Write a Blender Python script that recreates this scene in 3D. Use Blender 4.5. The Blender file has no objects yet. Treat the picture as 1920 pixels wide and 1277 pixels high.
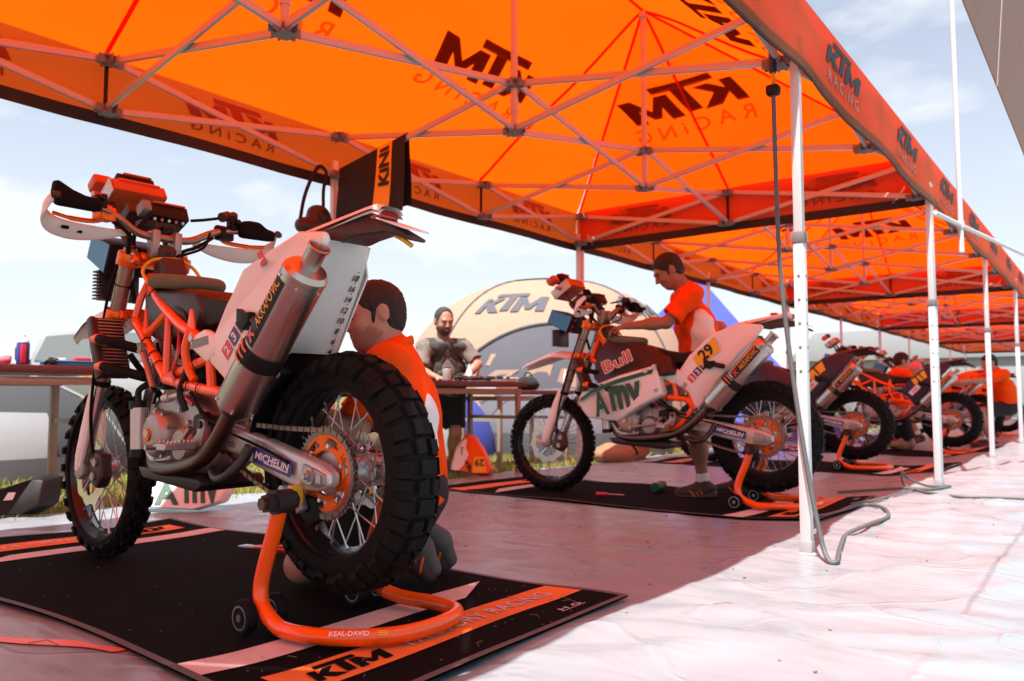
import bpy, bmesh, math, random
import numpy as np
from mathutils import Vector, Matrix
PI = math.pi
rad = math.radians
random.seed(7)
S = bpy.context.scene
COL = S.collection

# ---------------------------------------------------------------- camera
cam_d = bpy.data.cameras.new('camera')
cam = bpy.data.objects.new('camera', cam_d)
COL.objects.link(cam)
S.camera = cam
cam_d.sensor_width = 36.0
cam_d.lens = 1478.9 / 1920 * 36.0
cam_d.clip_start = 0.05
cam_d.clip_end = 3000
cam.location = (0, 0, 0.652)
cam.rotation_euler = (rad(90 + 3.948), 0, rad(37.537))
cam_d.dof.use_dof = True
cam_d.dof.focus_distance = 2.45
cam_d.dof.aperture_fstop = 3.6

# ---------------------------------------------------------------- sky and sun
SUN = Vector((0.083, -0.45, 1.0)).normalized()          # direction towards the sun
W = bpy.data.worlds.new('World')
S.world = W
W.use_nodes = True
wn, wl = W.node_tree.nodes, W.node_tree.links
bg = wn['Background']
sky = wn.new('ShaderNodeTexSky')
sky.sky_type = 'NISHITA'
sky.sun_disc = False
sky.sun_elevation = math.asin(SUN.z)
sky.sun_rotation = math.atan2(SUN.x, SUN.y)
sky.dust_density = 0.3
sky.air_density = 1.0
tc = wn.new('ShaderNodeTexCoord')
mp = wn.new('ShaderNodeMapping')
mp.inputs['Scale'].default_value = (1.0, 1.0, 2.6)
mp.inputs['Rotation'].default_value = (0, 0, 0.45)
n1 = wn.new('ShaderNodeTexNoise')
n1.inputs['Scale'].default_value = 2.1
n1.inputs['Detail'].default_value = 8
n1.inputs['Roughness'].default_value = 0.56
cr = wn.new('ShaderNodeValToRGB')
cr.color_ramp.elements[0].position = 0.36
cr.color_ramp.elements[1].position = 0.56
sep = wn.new('ShaderNodeSeparateXYZ')
hz = wn.new('ShaderNodeMapRange')                       # thick haze near the horizon
hz.inputs['From Min'].default_value = 0.0
hz.inputs['From Max'].default_value = 0.66
hz.inputs['To Min'].default_value = 0.95
hz.inputs['To Max'].default_value = 0.10
mx = wn.new('ShaderNodeMath'); mx.operation = 'MAXIMUM'
ml = wn.new('ShaderNodeMath'); ml.operation = 'MULTIPLY'; ml.inputs[1].default_value = 0.93
mixc = wn.new('ShaderNodeMixRGB')
mixc.inputs[2].default_value = (6.0, 6.25, 6.6, 1)
wl.new(tc.outputs['Generated'], mp.inputs[0]); wl.new(mp.outputs[0], n1.inputs[0])
wl.new(n1.outputs[0], cr.inputs[0]); wl.new(tc.outputs['Generated'], sep.inputs[0])
wl.new(sep.outputs['Z'], hz.inputs[0])
wl.new(cr.outputs[0], mx.inputs[0]); wl.new(hz.outputs[0], mx.inputs[1])
wl.new(mx.outputs[0], ml.inputs[0]); wl.new(ml.outputs[0], mixc.inputs[0])
wl.new(sky.outputs[0], mixc.inputs[1]); wl.new(mixc.outputs[0], bg.inputs[0])
bg.inputs['Strength'].default_value = 0.090

sun_d = bpy.data.lights.new('sun', 'SUN')
sun_d.energy = 5.0
sun_d.angle = rad(0.53)
sun_d.color = (1.0, 0.98, 0.95)
sun = bpy.data.objects.new('sun', sun_d)
sun.rotation_euler = SUN.to_track_quat('Z', 'Y').to_euler()
COL.objects.link(sun)

S.view_settings.view_transform = 'Standard'
S.view_settings.look = 'None'
S.view_settings.exposure = 0.90
S.view_settings.gamma = 1.0
S.view_settings.use_curve_mapping = False
S.render.engine = 'CYCLES'
S.cycles.use_denoising = True
S.cycles.max_bounces = 7
S.cycles.diffuse_bounces = 3
S.cycles.transmission_bounces = 6
S.cycles.glossy_bounces = 3
S.cycles.sample_clamp_indirect = 8
S.cycles.caustics_reflective = False
S.cycles.caustics_refractive = False

# ---------------------------------------------------------------- materials
MATS = {}
def mat(name, col, rough=0.5, metal=0.0, var=0.0, vscale=12.0, bump=0.0, bscale=60.0, coat=0.0, spec=0.5, transl=0.0, sheen=0.0, dirt=None, dscale=5.0, damt=0.0, tcol=None):
    """procedural principled material: colour with noise variation, a bump and optional dust"""
    if name in MATS: return MATS[name]
    m = bpy.data.materials.new(name); m.use_nodes = True
    nt = m.node_tree; N, L = nt.nodes, nt.links
    b = N['Principled BSDF']
    b.inputs['Base Color'].default_value = (*col, 1)
    b.inputs['Roughness'].default_value = rough
    b.inputs['Metallic'].default_value = metal
    b.inputs['Specular IOR Level'].default_value = spec
    b.inputs['Coat Weight'].default_value = coat
    b.inputs['Coat Roughness'].default_value = 0.12
    if sheen: b.inputs['Sheen Weight'].default_value = sheen
    tcn = N.new('ShaderNodeTexCoord')
    cur = None
    if var or damt:
        nz = N.new('ShaderNodeTexNoise'); nz.inputs['Scale'].default_value = vscale; nz.inputs['Detail'].default_value = 6
        L.new(tcn.outputs['Object'], nz.inputs['Vector'])
        mxn = N.new('ShaderNodeMixRGB')
        mxn.inputs[1].default_value = (*[max(0, c * (1 - var)) for c in col], 1)
        mxn.inputs[2].default_value = (*[min(1, c * (1 + var)) for c in col], 1)
        L.new(nz.outputs[0], mxn.inputs[0]); cur = mxn.outputs[0]
        rr = N.new('ShaderNodeMapRange'); rr.inputs['To Min'].default_value = max(0.03, rough - 0.12 * (1 if var else 0)); rr.inputs['To Max'].default_value = min(1, rough + 0.12)
        L.new(nz.outputs[0], rr.inputs[0]); L.new(rr.outputs[0], b.inputs['Roughness'])
    if damt:
        nd = N.new('ShaderNodeTexNoise'); nd.inputs['Scale'].default_value = dscale; nd.inputs['Detail'].default_value = 9; nd.inputs['Roughness'].default_value = 0.7
        L.new(tcn.outputs['Object'], nd.inputs['Vector'])
        rm = N.new('ShaderNodeMapRange'); rm.inputs['From Min'].default_value = 0.45; rm.inputs['From Max'].default_value = 0.72; rm.inputs['To Max'].default_value = damt
        L.new(nd.outputs[0], rm.inputs[0])
        m2 = N.new('ShaderNodeMixRGB'); m2.inputs[2].default_value = (*(dirt or (0.25, 0.17, 0.11)), 1)
        L.new(rm.outputs[0], m2.inputs[0]); L.new(cur, m2.inputs[1]); cur = m2.outputs[0]
    if cur: L.new(cur, b.inputs['Base Color'])
    if bump:
        nb = N.new('ShaderNodeTexNoise'); nb.inputs['Scale'].default_value = bscale; nb.inputs['Detail'].default_value = 5
        L.new(tcn.outputs['Object'], nb.inputs['Vector'])
        bp = N.new('ShaderNodeBump'); bp.inputs['Strength'].default_value = bump; bp.inputs['Distance'].default_value = 0.01
        L.new(nb.outputs[0], bp.inputs['Height']); L.new(bp.outputs[0], b.inputs['Normal'])
    if transl:
        tr = N.new('ShaderNodeBsdfTranslucent')
        if tcol: tr.inputs[0].default_value = (*tcol, 1)
        elif cur: L.new(cur, tr.inputs[0])
        else: tr.inputs[0].default_value = (*col, 1)
        ms = N.new('ShaderNodeMixShader'); ms.inputs[0].default_value = transl
        L.new(b.outputs[0], ms.inputs[1]); L.new(tr.outputs[0], ms.inputs[2]); L.new(ms.outputs[0], N['Material Output'].inputs[0])
    MATS[name] = m
    return m

ORG = (0.80, 0.09, 0.005)
mat('canopy fabric', (1.0, 0.071, 0.0011), 0.75, 0, 0.09, 1.7, 0.25, 7.0, transl=0.82, spec=0.2)
mat('valance fabric', (0.52, 0.175, 0.075), 0.72, 0, 0.05, 4.0, 0.16, 14.0, transl=0.52, spec=0.25, tcol=(1.0, 0.135, 0.005))
mat('black print', (0.012, 0.011, 0.012), 0.6)
mat('black hem', (0.012, 0.010, 0.010), 0.7)
mat('white print', (0.80, 0.78, 0.76), 0.6)
mat('ink show-through', (0.30, 0.030, 0.003), 0.8)
mat('grey hair', (0.045, 0.036, 0.030), 0.7, 0, 0.4, 90, 0.9, 150)
mat('white lettering', (0.80, 0.62, 0.50), 0.6, transl=0.55)
mat('tent metal', (0.46, 0.455, 0.455), 0.40, 0.35, 0.10, 6.0)
mat('white powder coat', (0.62, 0.62, 0.62), 0.38, 0.0, 0.04, 5.0)
mat('joint plastic', (0.17, 0.16, 0.16), 0.5, 0, 0.15, 30)
mat('orange paint', (0.96, 0.105, 0.004), 0.30, 0, 0.06, 8.0, coat=0.35)
mat('orange plastic', (0.90, 0.12, 0.006), 0.38, 0, 0.06, 8.0)
mat('orange anodised', (0.85, 0.14, 0.01), 0.30, 0.55, 0.08, 20)
mat('white plastic', (0.84, 0.83, 0.82), 0.34, 0, 0.04, 6.0, damt=0.10, dscale=7)
mat('frosted tank', (0.70, 0.69, 0.68), 0.42, 0, 0.05, 5.0, transl=0.12, damt=0.10, dscale=6)
mat('black plastic', (0.0055, 0.005, 0.0055), 0.5, 0, 0.2, 18, 0.05, 200, spec=0.3)
mat('black rubber', (0.0055, 0.005, 0.005), 0.70, 0, 0.3, 14, 0.15, 120, damt=0.22, dirt=(0.018, 0.014, 0.013), dscale=9, spec=0.16)
mat('matt black', (0.006, 0.0055, 0.006), 0.9, spec=0.15)
mat('seat cover', (0.012, 0.008, 0.008), 0.62, 0, 0.2, 9, 0.1, 150, spec=0.3)
mat('maroon plastic', (0.030, 0.007, 0.009), 0.45, 0, 0.15, 9)
mat('navy plastic', (0.020, 0.024, 0.060), 0.36, 0, 0.1, 9)
mat('brushed alloy', (0.56, 0.54, 0.53), 0.34, 0.5, 0.12, 26, 0.04, 260)
mat('cast alloy', (0.40, 0.36, 0.345), 0.44, 0.7, 0.2, 30, 0.12, 120, damt=0.35, dscale=9)
mat('dark alloy', (0.045, 0.040, 0.040), 0.42, 0.6, 0.2, 20)
mat('titanium', (0.50, 0.455, 0.425), 0.32, 1.0, 0.07, 7, 0.02, 300)
mat('burnt pipe', (0.13, 0.085, 0.068), 0.34, 0.9, 0.35, 9)
mat('chrome', (0.74, 0.74, 0.75), 0.20, 0.85)
mat('steel', (0.50, 0.49, 0.49), 0.35, 0.9, 0.1, 30)
mat('chain steel', (0.26, 0.20, 0.17), 0.42, 0.8, 0.3, 60)
mat('gold fork', (0.33, 0.245, 0.195), 0.32, 0.75, 0.08, 9)
mat('rim black', (0.028, 0.026, 0.028), 0.24, 0.6, 0.1, 9)
mat('blue grey plastic', (0.035, 0.27, 0.56), 0.42, 0, 0.08, 7)
mat('foam ring', (0.13, 0.125, 0.075), 0.85, 0, 0.2, 30, 0.3, 160)
mat('yellow hose', (0.80, 0.40, 0.02), 0.4)
mat('yellow plate', (0.88, 0.46, 0.02), 0.45)
mat('red plastic', (0.55, 0.02, 0.015), 0.25, 0, coat=0.5)
mat('red lens', (0.42, 0.012, 0.012), 0.12, 0, coat=0.8)
mat('red sticker', (0.62, 0.03, 0.03), 0.4)
mat('blue sticker', (0.045, 0.035, 0.22), 0.4)
mat('green sticker', (0.012, 0.085, 0.045), 0.4)
mat('grey sticker', (0.20, 0.21, 0.22), 0.4)
mat('brown plastic', (0.045, 0.020, 0.019), 0.5, 0, 0.1, 20)
mat('mat carpet', (0.0068, 0.0058, 0.006), 0.95, 0, 0.35, 40, 0.4, 500, spec=0.05, damt=0.35, dirt=(0.016, 0.011, 0.010), dscale=3)
mat('mat binding', (0.085, 0.08, 0.08), 0.7, 0, 0.2, 30)
mat('mat pink', (0.66, 0.53, 0.50), 0.9, 0, 0.08, 30, 0.2, 400, damt=0.35, dirt=(0.35, 0.22, 0.18), dscale=8)
mat('mat orange', (0.80, 0.17, 0.02), 0.9, 0, 0.08, 30, 0.2, 400, damt=0.3, dirt=(0.35, 0.09, 0.03), dscale=8)
mat('skin', (0.40, 0.205, 0.14), 0.50, 0, 0.10, 25, 0.06, 220, spec=0.4)
mat('tanned skin', (0.30, 0.135, 0.085), 0.50, 0, 0.10, 25, 0.06, 220, spec=0.4)
mat('dark hair', (0.012, 0.008, 0.006), 0.65, 0, 0.4, 90, 0.9, 150)
mat('stubble', (0.30, 0.155, 0.105), 0.65, 0, 0.3, 160, 0.2, 300)
mat('beard', (0.060, 0.042, 0.034), 0.75, 0, 0.4, 160, 0.5, 300)
mat('orange shirt', (0.84, 0.075, 0.002), 0.88, 0, 0.10, 8, 0.5, 26, spec=0.15)
mat('white cloth', (0.76, 0.74, 0.74), 0.88, 0, 0.05, 8, 0.2, 30)
mat('black cloth', (0.013, 0.012, 0.014), 0.9, 0, 0.25, 20, 0.25, 40)
mat('grey vest', (0.055, 0.055, 0.05), 0.9, 0, 0.2, 20, 0.35, 30)
mat('camo shirt', (0.19, 0.165, 0.145), 0.9, 0, 0.85, 26, 0.2, 30)
mat('shoe sole', (0.075, 0.072, 0.072), 0.7, 0, 0.1, 30)
mat('shoe upper', (0.055, 0.028, 0.02), 0.7, 0, 0.5, 40, 0.2, 80)
mat('shoe accent', (0.72, 0.16, 0.03), 0.6)
mat('table top', (0.11, 0.025, 0.022), 0.45, 0, 0.15, 10)
mat('pale wood', (0.30, 0.25, 0.19), 0.7, 0, 0.15, 9, 0.1, 40)
mat('grey fabric', (0.095, 0.09, 0.105), 0.85, 0, 0.06, 3, 0.2, 6)
mat('cream fabric', (0.46, 0.295, 0.205), 0.85, 0, 0.05, 3, 0.2, 6, transl=0.2)
mat('white tent fabric', (0.36, 0.36, 0.37), 0.8, 0, 0.04, 3, 0.3, 7, transl=0.2)
mat('olive fabric', (0.085, 0.095, 0.072), 0.85, 0, 0.1, 4, 0.3, 8)
mat('charcoal fabric', (0.050, 0.052, 0.056), 0.85, 0, 0.1, 4, 0.3, 8)
mat('blue fabric', (0.07, 0.10, 0.46), 0.8, 0, 0.05, 3, 0.2, 6, transl=0.25)
mat('pink print', (0.72, 0.16, 0.22), 0.8)
mat('van white', (0.40, 0.40, 0.41), 0.3, 0, 0.03, 3, coat=0.3)
mat('dark glass', (0.22, 0.24, 0.25), 0.08, 0, coat=0.5)
mat('nav red', (0.52, 0.085, 0.028), 0.40, 0, 0.08, 10)  # on the screens this red stands in for the mirrored orange roof
mat('orange tape', (0.80, 0.13, 0.05), 0.35, 0, 0.05, 8)  # orange reflections put in as flat colour
mat('cable rubber', (0.10, 0.10, 0.10), 0.55, 0, 0.2, 30)
mat('hose black', (0.020, 0.019, 0.020), 0.5, 0, 0.15, 40)
mat('tan board', (0.30, 0.14, 0.09), 0.6, 0, 0.08, 5, damt=0.2, dscale=3)
mat('eye white', (0.30, 0.25, 0.23), 0.4)
mat('straw', (0.26, 0.19, 0.11), 0.9)
mat('kraft', (0.28, 0.15, 0.08), 0.8, 0, 0.3, 9)

# ---------------------------------------------------------------- geometry collector
def frames(pts, closed=False):
    pts = [Vector(p) for p in pts]; n = len(pts); T = []
    for i in range(n):
        if closed: t = pts[(i + 1) % n] - pts[i - 1]
        else: t = pts[min(i + 1, n - 1)] - pts[max(i - 1, 0)]
        T.append(t.normalized() if t.length > 1e-9 else Vector((0, 0, 1)))
    u = T[0].orthogonal().normalized()
    U = []
    for t in T:
        u = (u - t * u.dot(t))
        u = u.normalized() if u.length > 1e-6 else t.orthogonal().normalized()
        U.append(u)
    return pts, T, U
def smooth_path(pts, n=6, closed=False):
    """Catmull-Rom through the points"""
    P = [Vector(p) for p in pts]; out = []; m = len(P)
    rng = range(m if closed else m - 1)
    for i in rng:
        p1, p2 = P[i], P[(i + 1) % m]
        p0 = P[i - 1] if (closed or i > 0) else p1 * 2 - p2
        p3 = P[(i + 2) % m] if (closed or i + 2 < m) else p2 * 2 - p1
        for k in range(n):
            t = k / n
            out.append(0.5 * ((2 * p1) + (p2 - p0) * t + (2 * p0 - 5 * p1 + 4 * p2 - p3) * t * t + (3 * p1 - p0 - 3 * p2 + p3) * t ** 3))
    if not closed: out.append(P[-1])
    return out
class G:
    def __init__(s): s.v = []; s.f = []
    def add(s, vs, fs):
        o = len(s.v); s.v += [tuple(v) for v in vs]; s.f += [tuple(i + o for i in f) for f in fs]; return s
    def box(s, c, size, R=None, taper=1.0):
        c = Vector(c); vs = []
        for z in (-1, 1):
            k = taper if z > 0 else 1.0
            for x, y in ((-1, -1), (1, -1), (1, 1), (-1, 1)):
                p = Vector((x * size[0] / 2 * k, y * size[1] / 2 * k, z * size[2] / 2))
                vs.append(c + (R @ p if R else p))
        return s.add(vs, [(3, 2, 1, 0), (4, 5, 6, 7), (0, 1, 5, 4), (1, 2, 6, 5), (2, 3, 7, 6), (3, 0, 4, 7)])
    def tube(s, pts, r, n=10, caps=True, closed=False, flat=None, up=None):
        """flat=(a,b): elliptic section, a along `up`"""
        P, T, U = frames(pts, closed); m = len(P); vs = []
        rs = r if isinstance(r, (list, tuple)) else [r] * m
        for i in range(m):
            u = U[i]
            if up is not None:
                u = Vector(up) - T[i] * Vector(up).dot(T[i]); u = u.normalized() if u.length > 1e-6 else U[i]
            w = T[i].cross(u)
            fa, fb = (flat[i] if isinstance(flat, list) else flat) if flat else (1, 1)
            for k in range(n):
                a = 2 * PI * k / n
                vs.append(P[i] + u * (math.cos(a) * rs[i] * fa) + w * (math.sin(a) * rs[i] * fb))
        fs = []
        for i in range(m if closed else m - 1):
            j = (i + 1) % m
            for k in range(n):
                l = (k + 1) % n
                fs.append((i * n + k, i * n + l, j * n + l, j * n + k))
        if caps and not closed:
            fs.append(tuple(range(n - 1, -1, -1))); fs.append(tuple((m - 1) * n + k for k in range(n)))
        return s.add(vs, fs)
    def cyl(s, a, b, r, r2=None, n=16):
        return s.tube([a, b], [r, r if r2 is None else r2], n)
    def lathe(s, prof, o, d, n=32, caps=True):
        """prof: list of (radius, height along d)"""
        o = Vector(o); d = Vector(d).normalized(); u = d.orthogonal().normalized(); w = d.cross(u); vs = []
        for r, h in prof:
            for k in range(n):
                a = 2 * PI * k / n
                vs.append(o + d * h + (u * math.cos(a) + w * math.sin(a)) * r)
        fs = []
        for i in range(len(prof) - 1):
            for k in range(n):
                l = (k + 1) % n
                fs.append((i * n + k, i * n + l, (i + 1) * n + l, (i + 1) * n + k))
        if caps:
            if prof[0][0] > 1e-6: fs.append(tuple(range(n - 1, -1, -1)))
            if prof[-1][0] > 1e-6: fs.append(tuple((len(prof) - 1) * n + k for k in range(n)))
        return s.add(vs, fs)
    def ring(s, prof, o, d, n=48):
        """closed section revolved: prof list of (radius, height)"""
        return s.lathe(prof + [prof[0]], o, d, n, caps=False)
    def prism(s, poly, y0, y1, yf0=None, yf1=None):
        """poly in (x,z), extruded along y; optional per-point y"""
        n = len(poly)
        a = [(p[0], yf0[i] if yf0 else y0, p[1]) for i, p in enumerate(poly)]
        b = [(p[0], yf1[i] if yf1 else y1, p[1]) for i, p in enumerate(poly)]
        area = sum(poly[i][0] * poly[(i + 1) % n][1] - poly[(i + 1) % n][0] * poly[i][1] for i in range(n))
        fs = [tuple(range(n)), tuple(range(2 * n - 1, n - 1, -1))]
        fs += [(i, i + n, (i + 1) % n + n, (i + 1) % n) for i in range(n)]
        if (area > 0) != (y0 < y1): fs = [tuple(reversed(f)) for f in fs]
        return s.add(a + b, fs)
    def grid(s, fn, nu, nv):
        vs = [fn(i / nu, j / nv) for j in range(nv + 1) for i in range(nu + 1)]
        w = nu + 1
        return s.add(vs, [(j * w + i, j * w + i + 1, (j + 1) * w + i + 1, (j + 1) * w + i) for j in range(nv) for i in range(nu)])
    def ball(s, c, r, n=12, R=None):
        c = Vector(c); rr = r if isinstance(r, (tuple, list)) else (r, r, r); vs = []; m = n // 2
        for i in range(1, m):
            th = PI * i / m
            for k in range(n):
                p = Vector((math.sin(th) * math.cos(2 * PI * k / n) * rr[0], math.sin(th) * math.sin(2 * PI * k / n) * rr[1], math.cos(th) * rr[2]))
                vs.append(c + (R @ p if R else p))
        t, b = Vector((0, 0, rr[2])), Vector((0, 0, -rr[2]))
        vs += [c + (R @ t if R else t), c + (R @ b if R else b)]
        fs = [(i * n + k, (i + 1) * n + k, (i + 1) * n + (k + 1) % n, i * n + (k + 1) % n) for i in range(m - 2) for k in range(n)]
        fs += [(len(vs) - 2, k, (k + 1) % n) for k in range(n)] + [(len(vs) - 1, (m - 2) * n + (k + 1) % n, (m - 2) * n + k) for k in range(n)]
        return s.add(vs, fs)

def mesh_of(name, g, m=None, bevel=0.0, seg=2, ang=38):
    me = bpy.data.meshes.new(name)
    if isinstance(g, G): me.from_pydata(g.v, [], g.f)
    else: me.from_pydata(g[0], [], g[1])
    if bevel:
        bm = bmesh.new(); bm.from_mesh(me)
        bmesh.ops.recalc_face_normals(bm, faces=bm.faces)
        ed = [e for e in bm.edges if len(e.link_faces) == 2 and e.calc_face_angle(0) > rad(28)]
        bmesh.ops.bevel(bm, geom=ed, offset=bevel, segments=seg, affect='EDGES', clamp_overlap=True, profile=0.5)
        bm.to_mesh(me); bm.free()
    me.shade_smooth()
    me.set_sharp_from_angle(angle=rad(ang))
    if m: me.materials.append(MATS[m] if isinstance(m, str) else m)
    return me
def obj(name, g, m=None, parent=None, loc=None, bevel=0.0, seg=2, ang=38, kind=None, label=None):
    me = g if isinstance(g, bpy.types.Mesh) else mesh_of(name, g, m, bevel, seg, ang)
    o = bpy.data.objects.new(name, me); COL.objects.link(o)
    if parent: o.parent = parent
    if loc is not None: o.location = loc
    if kind: o['kind'] = kind
    if label: o['label'] = label
    return o
def tag(o, label, cat, group=None):
    o['label'] = label; o['category'] = cat
    if group: o['group'] = group
    return o
def thing(name, label, cat, loc=(0, 0, 0), rz=0.0, group=None):
    o = bpy.data.objects.new(name, None); COL.objects.link(o)
    o.location = loc; o.rotation_euler = (0, 0, rz); o.empty_display_size = 0.1
    return tag(o, label, cat, group)
def struct(name, g, m, **k): return obj(name, g, m, kind='structure', **k)
def children(o): return [c for c in bpy.data.objects if c.parent is o]
def copy_tree(o, parent=None, kids=None):
    if kids is None:
        kids = {}
        for c in bpy.data.objects:
            if c.parent: kids.setdefault(c.parent.name, []).append(c)
    c = o.copy(); COL.objects.link(c)
    if parent: c.parent = parent
    for ch in kids.get(o.name, []): copy_tree(ch, c, kids)
    return c

# ---------------------------------------------------------------- lettering
_TX = {}
def text_shape(t, bold=0.0, shear=0.0):
    """flat glyph mesh, x from 0, height of a capital = 1"""
    key = (t, bold, shear)
    if key in _TX: return _TX[key]
    cu = bpy.data.curves.new('glyphs', 'FONT'); cu.body = t; cu.size = 1.4; cu.offset = bold; cu.shear = shear
    cu.resolution_u = 3; cu.fill_mode = 'FRONT'
    ob = bpy.data.objects.new('glyphs', cu); COL.objects.link(ob)
    dg = bpy.context.evaluated_depsgraph_get()
    me = bpy.data.meshes.new_from_object(ob.evaluated_get(dg))
    vs = [tuple(v.co)[:2] for v in me.vertices]; fs = [tuple(p.vertices) for p in me.polygons]
    bpy.data.objects.remove(ob); bpy.data.curves.remove(cu); bpy.data.meshes.remove(me)
    x0 = min(v[0] for v in vs); w = max(v[0] for v in vs) - x0
    _TX[key] = ([((v[0] - x0), v[1]) for v in vs], fs, w)
    return _TX[key]
def _sh(poly, k): return [(x + y * k, y) for x, y in poly]
KTM_POLY = [[(0, 0), (.25, 0), (.25, .30), (.55, 0), (.92, 0), (.52, .40), (.80, .72), (.48, .72), (.25, .46), (.25, .72), (0, .72)],
            [(.30, .80), (1.62, .80), (1.62, 1.0), (.30, 1.0)],
            [(.92, .06), (1.22, .06), (1.22, .80), (.92, .80)],
            [(1.34, 0), (1.62, 0), (1.62, .40), (1.80, .10), (1.97, .10), (2.16, .40), (2.16, 0), (2.46, 0), (2.46, .74), (2.16, .74), (1.89, .34), (1.62, .74), (1.34, .74)]]
def ktm_shape(shear=0.28):
    vs, fs = [], []
    for p in KTM_POLY:
        o = len(vs); vs += _sh(p, shear); fs.append(tuple(range(o, o + len(p))))
    return vs, fs, 2.46 + shear
def decal(shape, fn, width=None, height=None, center=(0, 0)):
    """map a flat shape to 3D with fn(u,v); u,v in metres about the centre"""
    vs, fs, w = shape
    h = max(v[1] for v in vs); k = (width / w) if width else height / h
    kh = (height / h) if height else k
    if width and height: k = width / w
    g = G()
    g.add([fn((v[0] - w / 2) * k + center[0], (v[1] - h / 2) * kh + center[1]) for v in vs], fs)
    return g
def rect_shape(w, h, nu=1, nv=1):
    vs = [(i / nu * w, j / nv * h) for j in range(nv + 1) for i in range(nu + 1)]
    a = nu + 1
    return vs, [(j * a + i, j * a + i + 1, (j + 1) * a + i + 1, (j + 1) * a + i) for j in range(nv) for i in range(nu)], w
def plane_map(o, ux, uy, off=0.0):
    o = Vector(o); ux = Vector(ux).normalized(); uy = Vector(uy).normalized(); n = ux.cross(uy)
    return lambda u, v: o + ux * u + uy * v + n * off

# ---------------------------------------------------------------- signed-distance bodies
def _cone(P, a, b, ra, rb):
    a = np.array(a); b = np.array(b); ab = b - a; L = (ab @ ab) + 1e-12
    t = np.clip(((P - a) @ ab) / L, 0, 1)
    return np.linalg.norm(P - a - t[..., None] * ab, axis=-1) - (ra + (rb - ra) * t)
def _ell(P, c, r, R):
    Q = P - np.array(c)
    if R is not None: Q = Q @ R
    r = np.array(r); k0 = np.linalg.norm(Q / r, axis=-1); k1 = np.linalg.norm(Q / (r * r), axis=-1) + 1e-9
    return k0 * (k0 - 1) / k1
def sdf_mesh(prims, vox, k=0.03, noise=None):
    """prims: (op, kind, args..., optional k). Returns verts, faces by naive surface nets"""
    lo = np.array([1e9] * 3); hi = -lo
    bb = []
    for p in prims:
        if p[1] == 'cone':
            a, b, ra, rb = p[2:6]; l = np.minimum(np.array(a) - ra, np.array(b) - rb); h = np.maximum(np.array(a) + ra, np.array(b) + rb)
        else:
            c, r = p[2], p[3]; R = p[4]
            e = np.array(r) if R is None else np.abs(R) @ np.array(r)
            l, h = np.array(c) - e, np.array(c) + e
        bb.append((l, h))
        if p[0] == '+': lo = np.minimum(lo, l); hi = np.maximum(hi, h)
    lo = lo - 3 * vox; n = np.ceil((hi - lo) / vox).astype(int) + 4
    F = np.full(n, 0.25, dtype=np.float32)
    ax = [lo[i] + np.arange(n[i]) * vox for i in range(3)]
    for p, (l, h) in zip(prims, bb):
        kk = p[-1] if (p[1] == 'cone' and len(p) > 6) or (p[1] == 'ell' and len(p) > 5) else k
        m = kk + 2.5 * vox + (0.02 if p[0] == '+' else 0)
        if p[0] == '&': i0 = np.zeros(3, int); i1 = n.copy()
        else:
            i0 = np.clip(np.floor((l - m - lo) / vox).astype(int), 0, n); i1 = np.clip(np.ceil((h + m - lo) / vox).astype(int) + 1, 0, n)
        if np.any(i1 <= i0): continue
        sl = tuple(slice(i0[i], i1[i]) for i in range(3))
        P = np.stack(np.meshgrid(*[ax[i][sl[i]] for i in range(3)], indexing='ij'), -1)
        d = _cone(P, *p[2:6]) if p[1] == 'cone' else _ell(P, p[2], p[3], p[4])
        A = F[sl]
        if p[0] == '+':
            q = np.maximum(kk - np.abs(A - d), 0) / kk; F[sl] = np.minimum(A, d) - q * q * kk * 0.25
        elif p[0] == '-':
            q = np.maximum(kk - np.abs(A + d), 0) / kk; F[sl] = np.maximum(A, -d) + q * q * kk * 0.25
        else: F[sl] = np.maximum(A, d)
    if noise: F += noise(ax)
    F[0], F[-1], F[:, 0], F[:, -1], F[:, :, 0], F[:, :, -1] = .1, .1, .1, .1, .1, .1
    ins = F < 0
    c = [ins[i:n[0] - 1 + i, j:n[1] - 1 + j, l:n[2] - 1 + l] for i in (0, 1) for j in (0, 1) for l in (0, 1)]
    cnt = sum(x.astype(np.int8) for x in c)
    act = (cnt > 0) & (cnt < 8)
    I = np.argwhere(act); idx = -np.ones(act.shape, dtype=np.int64); idx[tuple(I.T)] = np.arange(len(I))
    acc = np.zeros((len(I), 3)); num = np.zeros(len(I))
    offs = [(i, j, l) for i in (0, 1) for j in (0, 1) for l in (0, 1)]
    for a in range(8):
        for b in range(a + 1, 8):
            d = np.array(offs[b]) - np.array(offs[a])
            if np.abs(d).sum() != 1: continue
            va = F[tuple((I + offs[a]).T)]; vb = F[tuple((I + offs[b]).T)]
            x = (va < 0) != (vb < 0)
            t = np.where(x, va / np.where(x, va - vb, 1), 0)
            acc[x] += np.array(offs[a]) + t[x, None] * d; num[x] += 1
    V = lo + (I + acc / num[:, None]) * vox
    faces = []
    for d in range(3):
        e = np.zeros(3, int); e[d] = 1
        s0 = ins[tuple(slice(0, n[i] - e[i]) for i in range(3))]; s1 = ins[tuple(slice(e[i], n[i]) for i in range(3))]
        E = np.argwhere(s0 != s1)
        E = E[np.all(E[:, [(d + 1) % 3, (d + 2) % 3]] > 0, axis=1)]
        u = np.zeros(3, int); w = np.zeros(3, int); u[(d + 1) % 3] = 1; w[(d + 2) % 3] = 1
        q = [idx[tuple((E - s).T)] for s in (u * 0, u, u + w, w)]
        q = np.stack(q, 1); flip = ins[tuple(E.T)]
        ok = np.all(q >= 0, axis=1); q = q[ok]; flip = flip[ok]
        q[~flip] = q[~flip][:, ::-1]
        faces.append(q)
    faces = np.concatenate(faces)
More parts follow.
